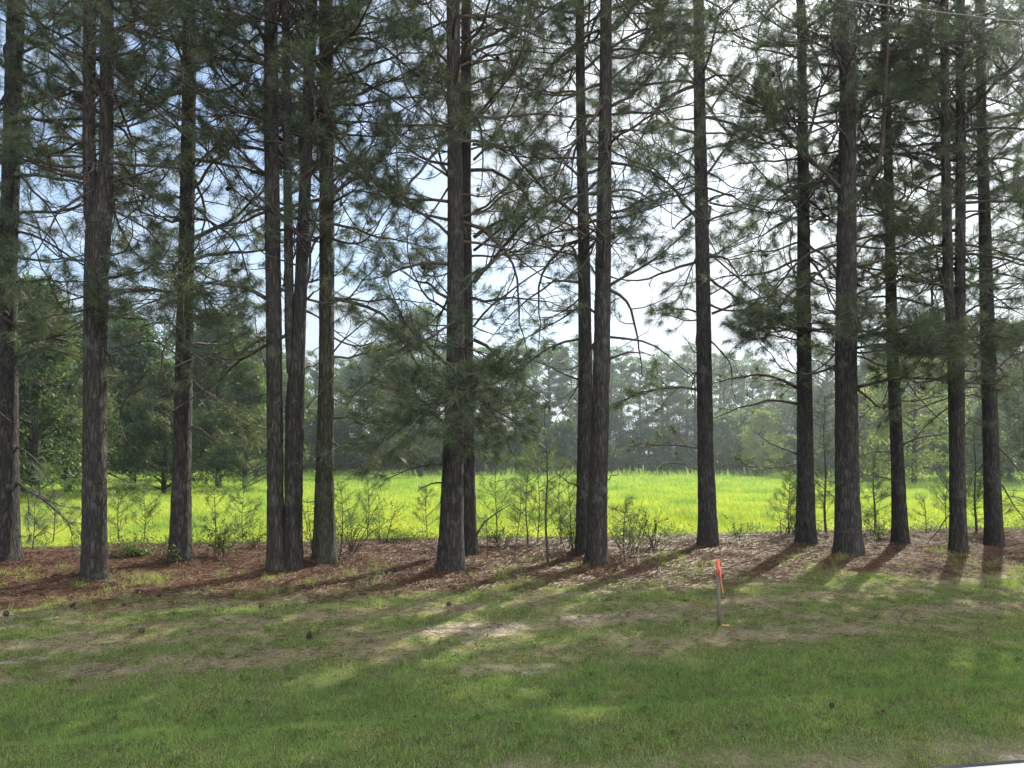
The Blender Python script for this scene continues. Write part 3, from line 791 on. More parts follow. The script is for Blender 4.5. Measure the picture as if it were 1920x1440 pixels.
add_pine([[(877, 1035, 36), (876, 900, 30), (873, 600, 27), (872, 350, 23), (874, 200, 21), (875, 0, 20)]],
         'pine partly hidden behind the stout middle trunk, with thick limbs rising to the right', low=3.0, low_dead=.6,
         feats=[([(888, 445), (915, 420), (950, 405), (1000, 410), (1060, 405)], .036, .9, .6), ([(888, 530), (915, 505), (935, 475), (965, 440), (1000, 400), (1085, 350)], .038, .8, .7),
                ([(888, 612), (905, 590), (940, 555), (1000, 510), (1060, 480), (1120, 445)], .022, .2, .4),
                ([(888, 637), (915, 645), (940, 670), (962, 706), (1000, 735), (1020, 745)], .034, .3, .7),
                ([(888, 470), (930, 440), (980, 380), (1000, 330)], .026, .9, .7), ([(888, 120), (920, 100), (960, 95), (1030, 97), (1078, 110)], .022, .5),
                ([(888, 230), (930, 190), (960, 120), (975, 0)], .02, .3, .4), ([(888, 300), (930, 260), (980, 160), (1010, 80)], .022, .4, .5),
                ([(888, 1010), (900, 985), (930, 962), (958, 946)], .022, 0, .12), ([(888, 270, 0), (950, 280, -.8), (1000, 300, -1.2)], .024, 1, .8),
                ([(888, 790, 0), (930, 770, -.4), (990, 740, -.7)], .02, .8, .7)])
add_pine([[(1094, 1038, 30), (1096, 900, 30), (1098, 700, 26), (1094, 400, 22), (1089, 200, 18), (1087, 0, 17)]],
         'slimmer back trunk of the close pair right of the middle', low=3.2,
         feats=[([(1086, 636), (1060, 634), (1020, 655), (985, 685), (955, 715), (925, 750)], .026, .4, .5), ([(1086, 712), (1050, 698), (1010, 675), (980, 665), (948, 657)], .018, 0, .3),
                ([(1086, 530), (1060, 517), (1035, 525), (990, 560), (950, 595), (915, 640)], .024, .5, .5), ([(1084, 127), (1055, 132), (1030, 155), (1005, 190)], .02, .6),
                ([(1084, 176), (1050, 182), (1025, 210), (990, 250)], .02, .6), ([(1086, 915), (1065, 905), (1044, 888)], .014, 0, 0),
                ([(1084, 100), (1050, 60), (1030, 0)], .016, .5), ([(1086, 330, 0), (1050, 300, .3), (1000, 290, .6)], .02, 1, .7),
                ([(1086, 560, 0), (1050, 590, .4), (1020, 600, .7)], .016, 1, .6)])
add_pine([[(1118, 1055, 38), (1122, 900, 34), (1128, 700, 32), (1132, 450, 29), (1135, 200, 24), (1136, 0, 22)]],
         'thicker front trunk of the close pair right of the middle, bark well lit in grey', low=3.3,
         feats=[([(1143, 632), (1180, 636), (1215, 638), (1245, 650), (1262, 675), (1300, 708)], .022, .2, .4), ([(1143, 672), (1170, 660), (1200, 658), (1228, 668)], .022, .15, .2),
                ([(1143, 535), (1175, 515), (1205, 500), (1240, 485), (1290, 430)], .026, .8, .6), ([(1143, 568), (1155, 561), (1164, 556)], .016, 0, 0),
                ([(1146, 410), (1190, 402), (1230, 385), (1280, 380)], .02, .7), ([(1146, 305), (1200, 310), (1250, 330), (1300, 385)], .024, .7, .6),
                ([(1146, 90), (1180, 60), (1240, 40), (1300, 60)], .022, .9, .7), ([(1146, 200), (1190, 180), (1240, 120)], .022, 1, .8),
                ([(1140, 250, 0), (1180, 240, -.7), (1240, 250, -1.2)], .022, 1, .8), ([(1140, 900), (1148, 892), (1160, 888)], .01, 0, 0)])
add_pine([[(1328, 1020, 36), (1324, 860, 30), (1320, 650, 28), (1316, 450, 26), (1312, 200, 22), (1310, 0, 20)]],
         'lone straight trunk behind the orange-tipped stake', low=3.3,
         feats=[([(1332, 552), (1370, 530), (1410, 500), (1450, 480)], .016, .3, .4), ([(1330, 475), (1370, 510), (1420, 550), (1470, 590), (1500, 615)], .018, .1, .4),
                ([(1335, 588), (1370, 575), (1400, 560), (1440, 555), (1490, 562)], .026, .8, .6), ([(1306, 585), (1280, 575), (1250, 578), (1222, 582)], .02, 1, .45),
                ([(1306, 600), (1280, 600), (1245, 590)], .016, 1, .4), ([(1306, 730), (1270, 722), (1230, 728), (1185, 740), (1148, 758)], .026, 1, .5),
                ([(1308, 705), (1290, 690)], .014, 0, 0), ([(1308, 840), (1270, 830), (1230, 835), (1185, 835)], .018, .9, .4),
                ([(1330, 210), (1370, 150), (1400, 120)], .02, .8), ([(1308, 160), (1280, 120), (1240, 90)], .022, 1, .7), ([(1330, 380), (1400, 390), (1450, 400), (1490, 410)], .02, .6),
                ([(1308, 880), (1285, 870), (1272, 865), (1240, 872)], .012, .8, .3), ([(1330, 60, 0), (1380, 60, -.5), (1440, 30, -.9)], .022, 1, .8)])
add_pine([[(1512, 1018, 36), (1510, 880, 30), (1507, 650, 26), (1507, 450, 23), (1505, 200, 18), (1502, 0, 16)]],
         'trunk with two long limbs arching down leftwards, beside the stoutest right-hand pine', low=3.0,
         feats=[([(1494, 727), (1470, 712), (1425, 695), (1390, 705), (1340, 718)], .034, .6, .5), ([(1494, 757), (1465, 748), (1430, 749), (1390, 765), (1335, 785)], .03, .3, .5),
                ([(1495, 390), (1460, 350), (1420, 320), (1390, 280), (1365, 280)], .022, .4, .6), ([(1495, 110), (1460, 80), (1430, 65), (1408, 53)], .02, .6),
                ([(1512, 60), (1530, 110), (1548, 145), (1568, 170)], .03, .3, .4), ([(1515, 480), (1545, 500), (1568, 525)], .026, .2),
                ([(1497, 620, 0), (1470, 605, -.6), (1430, 600, -1.1), (1385, 612, -1.5)], .026, 1, .6, 'fine'), ([(1505, 640, 0), (1450, 625, -.9), (1400, 640, -1.3)], .02, 1, .6),
                ([(1505, 600, 0), (1460, 590, -1.2), (1420, 600, -1.8)], .02, 1, .6), ([(1505, 630, 0), (1450, 610, -.6), (1390, 625, -1.0)], .022, 1, .6), ([(1505, 625, 0), (1560, 620, -.7), (1620, 640, -1.1)], .022, 1, .6), ([(1510, 610, 0), (1540, 600, -.8), (1580, 615, -1.3)], .022, 1, .6),
                ([(1495, 852), (1450, 835), (1412, 808)], .014, 0, .2), ([(1495, 700), (1475, 670), (1464, 645)], .012, 0, 0),
                ([(1495, 240, 0), (1450, 240, -.7), (1400, 270, -1.2)], .024, 1, .8), ([(1495, 250), (1440, 200), (1400, 180)], .022, 1, .7), ([(1495, 870), (1440, 880), (1370, 868), (1340, 870)], .012, .9, .4),
                ([(1520, 890), (1545, 920), (1575, 935)], .012, .0, .4)])
add_pine([[(1590, 1036, 48), (1588, 900, 42), (1586, 650, 38), (1588, 400, 34), (1590, 200, 30), (1590, 0, 28)]],
         'stoutest pine of the right-hand half, with a curved secondary stem rising on its right', low=2.9,
         feats=[([(1602, 375), (1625, 350), (1645, 320), (1655, 280), (1658, 200), (1663, 100), (1665, 0)], .05, .15, .5), ([(1606, 500), (1640, 488), (1680, 480), (1720, 482)], .022, .4),
                ([(1604, 450), (1640, 435), (1700, 432), (1760, 425)], .024, .5), ([(1606, 552), (1640, 532), (1680, 525), (1740, 526), (1790, 540)], .024, .4),
                ([(1606, 726), (1640, 716), (1690, 708), (1740, 710), (1800, 718), (1860, 720), (1925, 722)], .03, .9, .5), ([(1570, 700), (1555, 685), (1522, 676)], .022, .1, .1),
                ([(1604, 608), (1640, 585), (1680, 565)], .018, .2), ([(1604, 893), (1640, 888), (1672, 900)], .012, .2, .3), ([(1570, 525), (1550, 500), (1545, 480)], .022, .3, .3),
                ([(1570, 590), (1545, 586), (1520, 590)], .022, .8, .3), ([(1600, 640, 0), (1640, 620, -.6), (1700, 625, -1.2), (1770, 640, -1.6)], .028, 1, .7), ([(1600, 655, 0), (1660, 640, -.5), (1730, 650, -.95)], .024, 1, .7), ([(1600, 620, 0), (1650, 625, -.7), (1690, 660, -1.1)], .024, 1, .7),
                ([(1600, 650, 0), (1650, 650, -1.0), (1720, 660, -1.5), (1800, 670, -1.8)], .024, 1, .7), ([(1604, 230, 0), (1650, 200, -.6), (1720, 180, -1)], .024, 1, .8),
                ([(1575, 100, 0), (1540, 60, -.5), (1480, 50, -.8)], .024, 1, .8), ([(1575, 330, 0), (1540, 340, .5), (1480, 350, 1)], .024, 1, .8)])
add_pine([[(1688, 1018, 28), (1682, 850, 22), (1673, 650, 21), (1668, 400, 17), (1662, 200, 15), (1658, 0, 13)]],
         'slender trunk between the stoutest right-hand pine and the high-forked one', low=3.2,
         feats=[([(1692, 752), (1730, 750), (1785, 740)], .018, .5, .4), ([(1692, 835), (1715, 820), (1750, 813), (1785, 812)], .02, .5, .4), ([(1678, 903), (1650, 893), (1610, 890)], .012, .4, .5),
                ([(1680, 930), (1662, 932), (1652, 925)], .01, .5, .3), ([(1692, 957), (1704, 955)], .008, 0, 0), ([(1690, 700, 0), (1730, 760, -.3), (1780, 800, -.4)], .012, .2, .3),
                ([(1675, 850), (1640, 845), (1612, 855)], .014, .6, .3), ([(1675, 470, 0), (1720, 450, .2), (1770, 380, .3)], .018, .8, .7)])
add_pine([[(1797, 1034, 29), (1795, 850, 26), (1793, 700, 28), (1792, 620, 30), (1800, 540, 18), (1801, 300, 17), (1801, 0, 16)],
          [(1788, 640, 22), (1778, 540, 18), (1773, 300, 16), (1770, 0, 15)]],
         'pine forking at mid-height into two thin parallel stems, second from the right edge', low=3.1,
         feats=[([(1806, 590), (1840, 565), (1880, 560), (1925, 555)], .022, .6), ([(1808, 540), (1840, 530), (1925, 533)], .024, .5), ([(1785, 960), (1755, 1000), (1740, 1018)], .012, 0, 0),
                ([(1785, 930), (1770, 910), (1755, 880)], .01, .1, .3), ([(1785, 760, 0), (1740, 790, .3), (1700, 840, .5)], .014, .4, .5), ([(1808, 800), (1825, 775), (1845, 800)], .012, .3, .4),
                ([(1797, 640, 0), (1840, 625, -.8), (1925, 640, -1.5)], .028, 1, .7), ([(1797, 660, 0), (1760, 650, -.9), (1690, 665, -1.4)], .026, 1, .7), ([(1797, 640, 0), (1850, 650, -.5), (1920, 660, -.95)], .024, 1, .7), ([(1797, 630, 0), (1760, 620, -.6), (1720, 640, -1.0)], .024, 1, .7),
                ([(1800, 100, 0), (1740, 80, -.4), (1690, 60, -.8)], .024, 1, .8), ([(1800, 200, 0), (1850, 150, -.5), (1900, 120, -.8)], .024, 1, .8),
                ([(1790, 260, 0), (1740, 250, .4), (1700, 250, .8)], .022, 1, .8), ([(1770, 430), (1740, 445), (1700, 438)], .018, .4)])
add_pine([[(1865, 1020, 31), (1858, 850, 27), (1852, 650, 25), (1846, 400, 20), (1840, 200, 17), (1838, 0, 16)]],
         'last pine trunk before the right edge, with dense boughs across it at mid-height', low=3.0,
         feats=[([(1868, 575), (1895, 578), (1925, 580)], .022, .7), ([(1862, 330, 0), (1890, 350, -.5), (1925, 380, -.8)], .026, 1, .8), ([(1870, 900), (1890, 930), (1925, 985)], .016, .5, .6),
                ([(1845, 745), (1815, 738), (1790, 748)], .018, .6, .4), ([(1845, 800), (1815, 785), (1780, 762)], .014, .2, .3), ([(1862, 640, 0), (1890, 640, -.7), (1930, 630, -1.2)], .026, 1, .7),
                ([(1852, 650, 0), (1810, 640, -.9), (1750, 620, -1.4)], .024, 1, .7), ([(1850, 300, 0), (1810, 320, -.5), (1760, 310, -.8)], .022, 1, .8), ([(1855, 620, 0), (1890, 610, -.8), (1940, 620, -1.4)], .024, 1, .7), ([(1852, 660, 0), (1800, 665, -.7), (1730, 660, -1.2)], .024, 1, .6), ([(1860, 830), (1890, 850), (1920, 900)], .014, .7, .7),
                ([(1865, 840, .5), (1830, 880, .8), (1810, 930, .9)], .012, .6, .5)])
N_ROW_IN_VIEW = len(ROW)
# pines of the same row just outside the picture, whose boughs and shade reach into it
offs = [(-170, 1085, 0), (-420, 1090, 1), (2030, 1015, 2), (2170, 1020, 0), (2330, 1005, 1), (2480, 1012, 2), (2650, 1000, 0), (2110, 985, 1), (2400, 985, 2), (2850, 1000, 1)]
protos = []
for i, (x, y, k) in enumerate(offs):
    if i < 3:
        t = add_pine([[(x, y, 40), (x + 3, 600, 30), (x, 0, 24)]],
                     ['pine just outside the left edge, boughs reaching into view', 'farther pine outside the left edge of the view',
                      'pine just outside the right edge with dark boughs in view'][i], low=3.2, cones=0)
        protos.append(t)
    else:
        t = copy_tree(protos[k if k < len(protos) else 0])
        g = ground(x, y)
        t.location = (g[0], g[1], g[2]); t.rotation_euler = (0, 0, 1.3 * i)
        t['label'] = 'pine of the row standing outside the right edge'
print('row done', len(bpy.data.objects))

# ---------------------------------------------------------------- saplings and undergrowth
def sapling(px, py, htop, label, leafy=1.0, r0=0.012, lmax=0.45, lean=(0, 0), tk='small', z0=0.25, mat='needle_fresh', spacing=.1, name='pine_sapling', cat='sapling', dY=0, upang=(15, 50)):
    g = ground(px, py); base = np.array([g[0], g[1], g[2]])
    Hh = (py - htop) / FPX * g[1]
    t = empty(name, tuple(base)); tag(t, label, cat)
    n = 10
    z = np.linspace(0, Hh, n)
    P = np.stack([lean[0] * z / Hh + 0.02 * np.sin(z * 4 + px), lean[1] * z / Hh + 0 * z, z - 0.03], -1)
    rad = np.linspace(r0, 0.003, n)
    st = Acc(); tube(st, P, rad, 8)
    link('stem', st.mesh('stem', True), M['twig'], t)
    wd = Acc(); TP = []; TD = []
    zz = Hh * z0
    while zz < Hh:
        for k in range(rng.integers(1, 4)):
            az = rng.uniform(0, 6.28); el = R(rng.uniform(*upang))
            ln = lmax * (0.35 + 0.65 * (1 - zz / Hh)) * rng.uniform(.6, 1.2) * (Hh ** 0.5)
            p = np.array([np.interp(zz, z, P[:, 0]), np.interp(zz, z, P[:, 1]), zz])
            Pb = wander(p, (math.cos(az) * math.cos(el), math.sin(az) * math.cos(el), math.sin(el)), ln, 5, .1, .15)
            rb = np.linspace(min(.006, r0 * .5), .002, 6)
            tube(wd, Pb, rb, 4)
            side_shoots(wd, TP, TD, Pb, rb, .3, .12, ln * .35, leafy, 1)
        zz += spacing * rng.uniform(.6, 1.4)
    link('twigs', wd.mesh('twigs', True), M['twig'], t)
    if leafy > 0 and TP:
        TP.append(P[-1]); TD.append(np.array([0, 0, 1.0]))
        V, T, A = put_tufts(np.array(TP), np.array(TD), tk)
        link('needles', np_mesh('needles', V, T, attrs={'rnd': A}), M[mat], t)
    return t
sapling(222, 1030, 900, 'young pine sapling between the second and third trunks, loose pale needles', lmax=.45)
sapling(402, 1040, 905, 'young pine sapling in shade just right of the third trunk', lmax=.5, spacing=.12)
sapling(62, 1035, 930, 'low pine seedling at the foot of the leftmost trunk', lmax=.4)
sapling(1026, 1058, 760, 'tall thin sapling with a bare wavy stem left of the close pair', r0=.022, lmax=.42, z0=.45, leafy=.35, lean=(-.02, 0), spacing=.14)
sapling(988, 1027, 880, 'straight short sapling stem with wispy needles behind the wavy one', r0=.018, lmax=.5, z0=.2, leafy=.9)
sapling(966, 1048, 900, 'hair-thin bare sapling left of the straight short one', r0=.010, lmax=.35, z0=.3, leafy=.3, lean=(.1, 0))
sapling(912, 1050, 960, 'tiny dead sapling right of the stout middle trunk', r0=.009, lmax=.2, z0=.4, leafy=.1)
sapling(1068, 1030, 900, 'bushy pine sapling left of the close pair', lmax=.5, leafy=1)
sapling(1172, 1052, 935, 'small pine sapling among the leafy shrubs right of the close pair', lmax=.42, leafy=.9)
sapling(800, 1010, 915, 'wispy pale pine sapling in front of the field left of the middle trunk', lmax=.5, leafy=.8)
sapling(1735, 1000, 930, 'faint young pine at the field edge between two right-hand trunks', lmax=.5, leafy=.9, spacing=.14)
sapling(1775, 995, 890, 'taller young pine at the field edge left of the high-forked trunk', lmax=.6, leafy=.9)
sapling(640, 1040, 905, 'shadowed sapling touching the mossy trunk', lmax=.5, leafy=.7)

def leaf_shape(n, size, r=rng):
    """n leaves: each a folded six-sided blade; returns V (n*6,3), quads"""
    b = np.array([[0, 0, 0], [.35, .24, .05], [.75, .17, .03], [1, 0, -.08], [.75, -.17, .03], [.35, -.24, .05]], float)
    return b * size
def shrub(px, py, htop, wide, label, n=14, leaf=.06, mat='leaf', name='leafy_shrub', cat='shrub', per=14, dens=.75, lean=0.5, dY=0, droop=.1):
    g = ground(px, py) if not dY else None
    if g is None:
        g = at(px, py, dY); g[2] = gz(g[0], g[1])
    Hh = (py - htop) / FPX * g[1]; Wd = wide / FPX * g[1] / 2
    t = empty(name, tuple(g)); tag(t, label, cat)
    wd = Acc(); lv = Acc(); b = leaf_shape(1, leaf)
    for k in range(n):
        az = rng.uniform(0, 6.28); q = rng.random() ** .6 * lean
        hh = Hh * rng.uniform(.45, 1.0)
        P = wander((rng.normal(0, Wd * .15), rng.normal(0, Wd * .15), -0.02), (math.cos(az) * q * Wd / Hh * 1.6, math.sin(az) * q * Wd / Hh * 1.6, 1), hh * 1.05, 7, .12, 0, droop)
        rad = np.linspace(.004 + .005 * Hh, .002, 8); tube(wd, P, rad, 4)
        paths = [P]
        for m_ in range(5 if mat != 'cedar' else 8):
            j = rng.integers(1 if mat == 'cedar' else 2, 7); a2 = rng.uniform(0, 6.28)
            Pb = wander(P[j], (math.cos(a2), math.sin(a2), rng.uniform(-.1, .8)), Wd * rng.uniform(.3, .8) + .08, 4, .15, .1)
            tube(wd, Pb, np.linspace(.003, .0015, 5), 3); paths.append(Pb)
        for Pq in paths:
            m2 = int(per * dens * rng.uniform(.5, 1.2))
            if m2 < 1: continue
            s_ = rng.uniform(.25, 1, m2) * (len(Pq) - 1); i0 = np.minimum(s_.astype(int), len(Pq) - 2); f = (s_ - i0)[:, None]
            p = Pq[i0] * (1 - f) + Pq[i0 + 1] * f
            F = frames(unit(rng.normal(0, 1, (m2, 3)) + [0, 0, .15]))
            sc = rng.uniform(.6, 1.2, m2)[:, None, None]
            v = (np.einsum('nij,kj->nki', F, b) * sc + p[:, None]).reshape(-1, 3)
            o = np.arange(m2)[:, None] * 6
            Qs = np.concatenate([o + [0, 1, 2, 3], o + [0, 3, 4, 5]])
            lv.add(v, Q=Qs, a=np.repeat(rng.uniform(0, 1, m2), 6))
    link('stems', wd.mesh('stems', True), M['twig'], t)
    link('foliage', lv.mesh('foliage'), M[mat], t)
    return t
shrub(1178, 1040, 930, 110, 'leafy shrub with a pointed top just right of the close pair', n=12, leaf=.055)
shrub(1222, 1030, 945, 70, 'round-headed little shrub on thin stems, right of the pointed one', n=8, leaf=.06, per=18)
shrub(1383, 1015, 965, 40, 'small pale seedling shrub right of the trunk behind the stake', n=4, leaf=.055)
shrub(412, 1045, 950, 90, 'dark-leaved shrub at the foot of the sapling right of the third trunk', n=9, leaf=.07)
shrub(250, 1045, 1005, 130, 'low glossy groundcover bush between the second and third trunks', n=12, leaf=.07, per=10)
shrub(315, 1060, 1010, 50, 'low weeds against the left foot of the third trunk', n=5, leaf=.04, per=9)
shrub(655, 1040, 910, 140, 'airy shrub of small leaves reaching out right of the mossy trunk', n=12, leaf=.05, per=10, lean=.9)
shrub(715, 1020, 925, 90, 'upright leafy spray in front of the field between mossy and middle trunks', n=6, leaf=.045, lean=.7)
shrub(585, 1035, 930, 50, 'thin leafy shrub seen between the fused pair and the mossy trunk', n=7, leaf=.05)
shrub(475, 1030, 975, 50, 'small shrub left of the fused pair at the field edge', n=6, leaf=.05)
shrub(1070, 1035, 945, 60, 'leafy shrub tucked at the left foot of the close pair', n=8, leaf=.055)
shrub(940, 1030, 975, 80, 'low weedy shrub right of the stout middle trunk', n=8, leaf=.05, per=9)
shrub(760, 1018, 985, 90, 'low broad-leaved weeds at the field edge left of the middle trunk', n=8, leaf=.06, per=9)
shrub(1645, 1012, 968, 60, 'small bush at the foot between the stoutest and the slender right-hand pines', n=7, leaf=.06)
shrub(1480, 1003, 880, 70, 'sparse cedar seedling left of the trunk with long arching limbs', n=8, leaf=.045, mat='cedar', name='cedar_bush', per=8)
for x_, yb, yt, lm_, lab in [(1548, 1003, 740, .8, 'dark scraggly cedar filling the gap left of the stoutest right-hand pine'),
                             (1640, 1000, 850, .62, 'dark scraggly cedar filling the gap right of the stoutest right-hand pine'),
                             (1925, 1003, 640, 1.0, 'tall dark cedar at the right edge behind the last trunk'),
                             (1830, 1000, 790, .6, 'loose cedar between the high-forked trunk and the last trunk')]:
    sapling(x_, yb, yt, lab, lmax=lm_, leafy=.75, spacing=.07, z0=.1, r0=.03, mat='cedar', name='cedar', cat='cedar', upang=(-5, 40))
for x_, yb, yt, lab in [(100, 1020, 880, 'pale young pine behind the gap between the first two trunks'), (270, 1015, 905, 'wispy young pine at the field edge left of the third trunk'),
                        (455, 1018, 915, 'feathery low pine at the field edge left of the fused pair'), (690, 1012, 900, 'feathery young pine in the field right of the mossy trunk'),
                        (930, 1020, 850, 'dense young pine just behind the stout middle trunk on its right'), (1010, 1020, 830, 'dense young pine behind the wavy sapling'),
                        (1050, 1022, 870, 'young pine tight on the left of the close pair'), (1480, 1005, 890, 'thin young pine left of the trunk with arching limbs')]:
    sapling(x_, yb, yt, lab, lmax=.62, leafy=1, spacing=.09, z0=.12)
print('undergrowth done', len(bpy.data.objects))

# ---------------------------------------------------------------- trees beyond the field
def clump_tree(H, W, crown0, kind, nb=60, per=110, leaf=.22, shape='pine', seed=0):
    """returns (trunk mesh, crown mesh): leaf clumps of many small faces on real limbs"""
    r = np.random.default_rng(seed)
    wd = Acc(); lv = Acc()
    n = 12; z = np.linspace(-.2, H * .95, n)
    P = np.stack([.12 * np.sin(z * .3 + seed), .12 * np.cos(z * .25 + seed), z], -1)
    tube(wd, P, np.linspace(.02 * H * .9, .03, n), 9)
    for k in range(nb):
        t = r.random() ** .8
        zc = H * (crown0 + (1 - crown0) * t)
        if shape == 'pine': rr = W * (0.35 + .65 * math.sin(math.pi * min(1, (1 - t) * .75 + .12))) * r.uniform(.45, 1)
        elif shape == 'cone': rr = W * (1 - t) ** .75 * r.uniform(.55, 1)
        else: rr = W * math.sin(math.pi * (.12 + .86 * t) ** .8) ** .7 * r.uniform(.5, 1)
        az = r.uniform(0, 6.28)
        c = np.array([math.cos(az) * rr, math.sin(az) * rr, zc + r.uniform(0, .5)])
        p0 = np.array([0, 0, max(.5, zc - rr * .25)])
        mid = (p0 + c) / 2 + [0, 0, .12 * rr]
        tube(wd, [p0, mid, c], [.012 * H * .35, .03, .015], 4)
        s_ = W * (0.17 if shape == 'pine' else .24) * r.uniform(.7, 1.3)
        m_ = int(per * r.uniform(.6, 1.3))
        q = r.normal(0, 1, (m_, 3)); q = q / (np.linalg.norm(q, axis=1, keepdims=True)) * (r.random((m_, 1)) ** .45)
        p = c + q * [s_ * 1.25, s_ * 1.25, s_ * .75]
        F = frames(unit(r.normal(0, 1, (m_, 3))))
        sz = leaf * r.uniform(.5, 1.2, (m_, 1, 1))
        b = np.array([[0, -.5, 0], [1, -.15, .1], [.95, .2, 0], [0, .45, -.1]]) * [1, .6, 1]
        v = (np.einsum('nij,kj->nki', F, b) * sz + p[:, None]).reshape(-1, 3)
        lv.add(v, Q=np.arange(m_ * 4).reshape(-1, 4), a=np.repeat(np.clip(r.normal(.5, .22, m_) + r.normal(0, .12), 0, 1), 4))
    return wd.mesh('trunk', True), lv.mesh('crown')

def make_far(name, args, mat, cat='tree'):
    tm, cm = clump_tree(*args[:-1], **args[-1])
    t = empty(name); link('trunk', tm, M['bark'], t); link('crown', cm, M[mat], t); t['category'] = cat
    return t
FAR = {}
for k in range(4):
    FAR['pine%d' % k] = make_far('pine_tree', (17, 3.0, .42, 0, dict(nb=64, per=130, leaf=.26, shape='pine', seed=11 + k)), 'far_needle')
for k in range(3):
    FAR['oak%d' % k] = make_far('broadleaf_tree', (13, 4.4, .10, 0, dict(nb=90, per=150, leaf=.30, shape='oak', seed=31 + k)), 'far_leaf')
for k in range(3):
    FAR['young%d' % k] = make_far('pine_tree', (9, 2.7, .06, 0, dict(nb=150, per=190, leaf=.17, shape='cone', seed=51 + k)), 'mid_needle')
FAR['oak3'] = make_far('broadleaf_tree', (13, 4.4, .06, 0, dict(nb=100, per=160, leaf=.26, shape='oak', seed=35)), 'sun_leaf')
used = set()
def far(kind, px, Y, topy, label, group, sx=1.0, cat='tree'):
    o = FAR[kind]
    if kind in used: o = copy_tree(o)
    used.add(kind)
    x = (px - 960) / FPX * Y; z = gz(x, Y)
    Hn = {'p': 17, 'o': 13, 'y': 9}[kind[0]]
    Ht = (HORIZON - topy) / FPX * Y + CAMZ - z
    s_ = Ht / Hn
    o.location = (x, Y, z); o.scale = (s_ * sx, s_ * sx, s_); o.rotation_euler = (0, 0, rng.uniform(0, 6.28))
    tag(o, label, cat, group)
    return o
# nearer clump on the left side of the field
mids = [('young0', 62, 31, 545, 'tall light green pine nearest on the left, seen between the first two trunks'),
        ('young1', 130, 38, 630, 'darker pine behind the nearest left one'),
        ('young2', 245, 44, 610, 'bushy midfield pine between the second and third trunks'),
        ('young0', 305, 39, 690, 'lower midfield pine just left of the third trunk'),
        ('young1', 405, 48, 600, 'midfield pine right of the third trunk'),
        ('young2', 462, 42, 690, 'lower midfield pine left of the fused pair'),
        ('young0', -60, 34, 560, 'midfield pine beyond the left edge'),
        ('oak0', 190, 62, 600, 'rounded dark tree behind the midfield pines on the left'),
        ('oak1', 345, 66, 620, 'broad dark tree behind the third trunk'),
        ('oak2', 480, 70, 640, 'broad dark tree behind the fused pair'),
        ('oak0', 30, 60, 560, 'broad dark tree behind the leftmost trunk')]
for k, px, Y, ty, lab in mids:
    far(k, px, Y, ty, lab, 'trees on the left side of the field', 1.15)
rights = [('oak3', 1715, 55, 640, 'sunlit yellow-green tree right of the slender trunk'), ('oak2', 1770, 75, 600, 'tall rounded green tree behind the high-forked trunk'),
          ('oak0', 1890, 60, 615, 'broad green tree behind the last trunk on the right'), ('oak2', 1550, 84, 655, 'rounded tree left of the stoutest right-hand pine'),
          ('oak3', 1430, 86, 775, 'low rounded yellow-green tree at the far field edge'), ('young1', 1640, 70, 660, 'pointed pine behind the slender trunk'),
          ('oak0', 1980, 66, 600, 'broad tree beyond the right edge'), ('young2', 1850, 48, 760, 'lower pine behind the two right-hand trunks')]
for k, px, Y, ty, lab in rights:
    far(k, px, Y, ty, lab, 'trees on the right side of the field', 1.05)
far('oak0', 790, 78, 583, 'tall dark rounded tree standing out above the tree line left of the middle trunk', 'trees of the far tree line', .8)
far('oak1', 700, 92, 655, 'dark rounded tree lower left of the tall dark one', 'trees of the far tree line', 1.0)
# the far tree line: ranks of pines
gl = 'trees of the far tree line'
tops = [(560, 660), (640, 680), (760, 640), (900, 660), (1010, 640), (1090, 640), (1180, 655), (1260, 650), (1380, 662), (1440, 685), (1500, 700), (1700, 660), (1980, 640)]
tx = [a for a, b in tops]; ty_ = [b for a, b in tops]
x = -260
i = 0
while x < 2200:
    t0 = np.interp(x, tx, ty_) if 520 < x < 1990 else 650
    far('pine%d' % (i % 4), x, 104 + rng.uniform(-3, 3), t0 + rng.uniform(-8, 28), 'hazy pine in the front rank of the far tree line', gl + ', front rank', 1.0)
    far('pine%d' % ((i + 2) % 4), x + rng.uniform(10, 50), 116 + rng.uniform(-3, 3), t0 + rng.uniform(4, 34), 'hazy pine in the back rank of the far tree line', gl + ', back rank', 1.15)
    if i % 1 == 0:
        far('oak%d' % (i % 3), x + rng.uniform(-20, 30), 99 + rng.uniform(-2, 2), rng.uniform(735, 800), 'low broadleaf tree under the pines of the far tree line', gl + ', low trees', 1.5)
    x += rng.uniform(44, 62); i += 1
# shrubs closing the foot of the tree line
def hedge_shrubs():
    lv_t, lv_c = clump_tree(4.5, 4.2, .02, 0, nb=70, per=170, leaf=.36, shape='oak', seed=77)
    t = None; xx = -300; first = None
    while xx < 2300:
        if first is None:
            t = empty('forest_shrub'); link('stems', lv_t, M['bark'], t); link('foliage', lv_c, M['far_needle'], t); first = t
        else: t = copy_tree(first)
        Y = 96 + rng.uniform(-2, 3); X = (xx - 960) / FPX * Y
        t.location = (X, Y, gz(X, Y)); t.rotation_euler = (0, 0, rng.uniform(0, 6.28)); s_ = rng.uniform(.7, 1.3); t.scale = (s_, s_, s_ * rng.uniform(.6, 1.3))
        tag(t, 'dark shrub at the foot of the far tree line', 'shrub', 'shrubs at the foot of the far tree line')
        xx += rng.uniform(32, 52)
hedge_shrubs()
print('far done', len(bpy.data.objects))
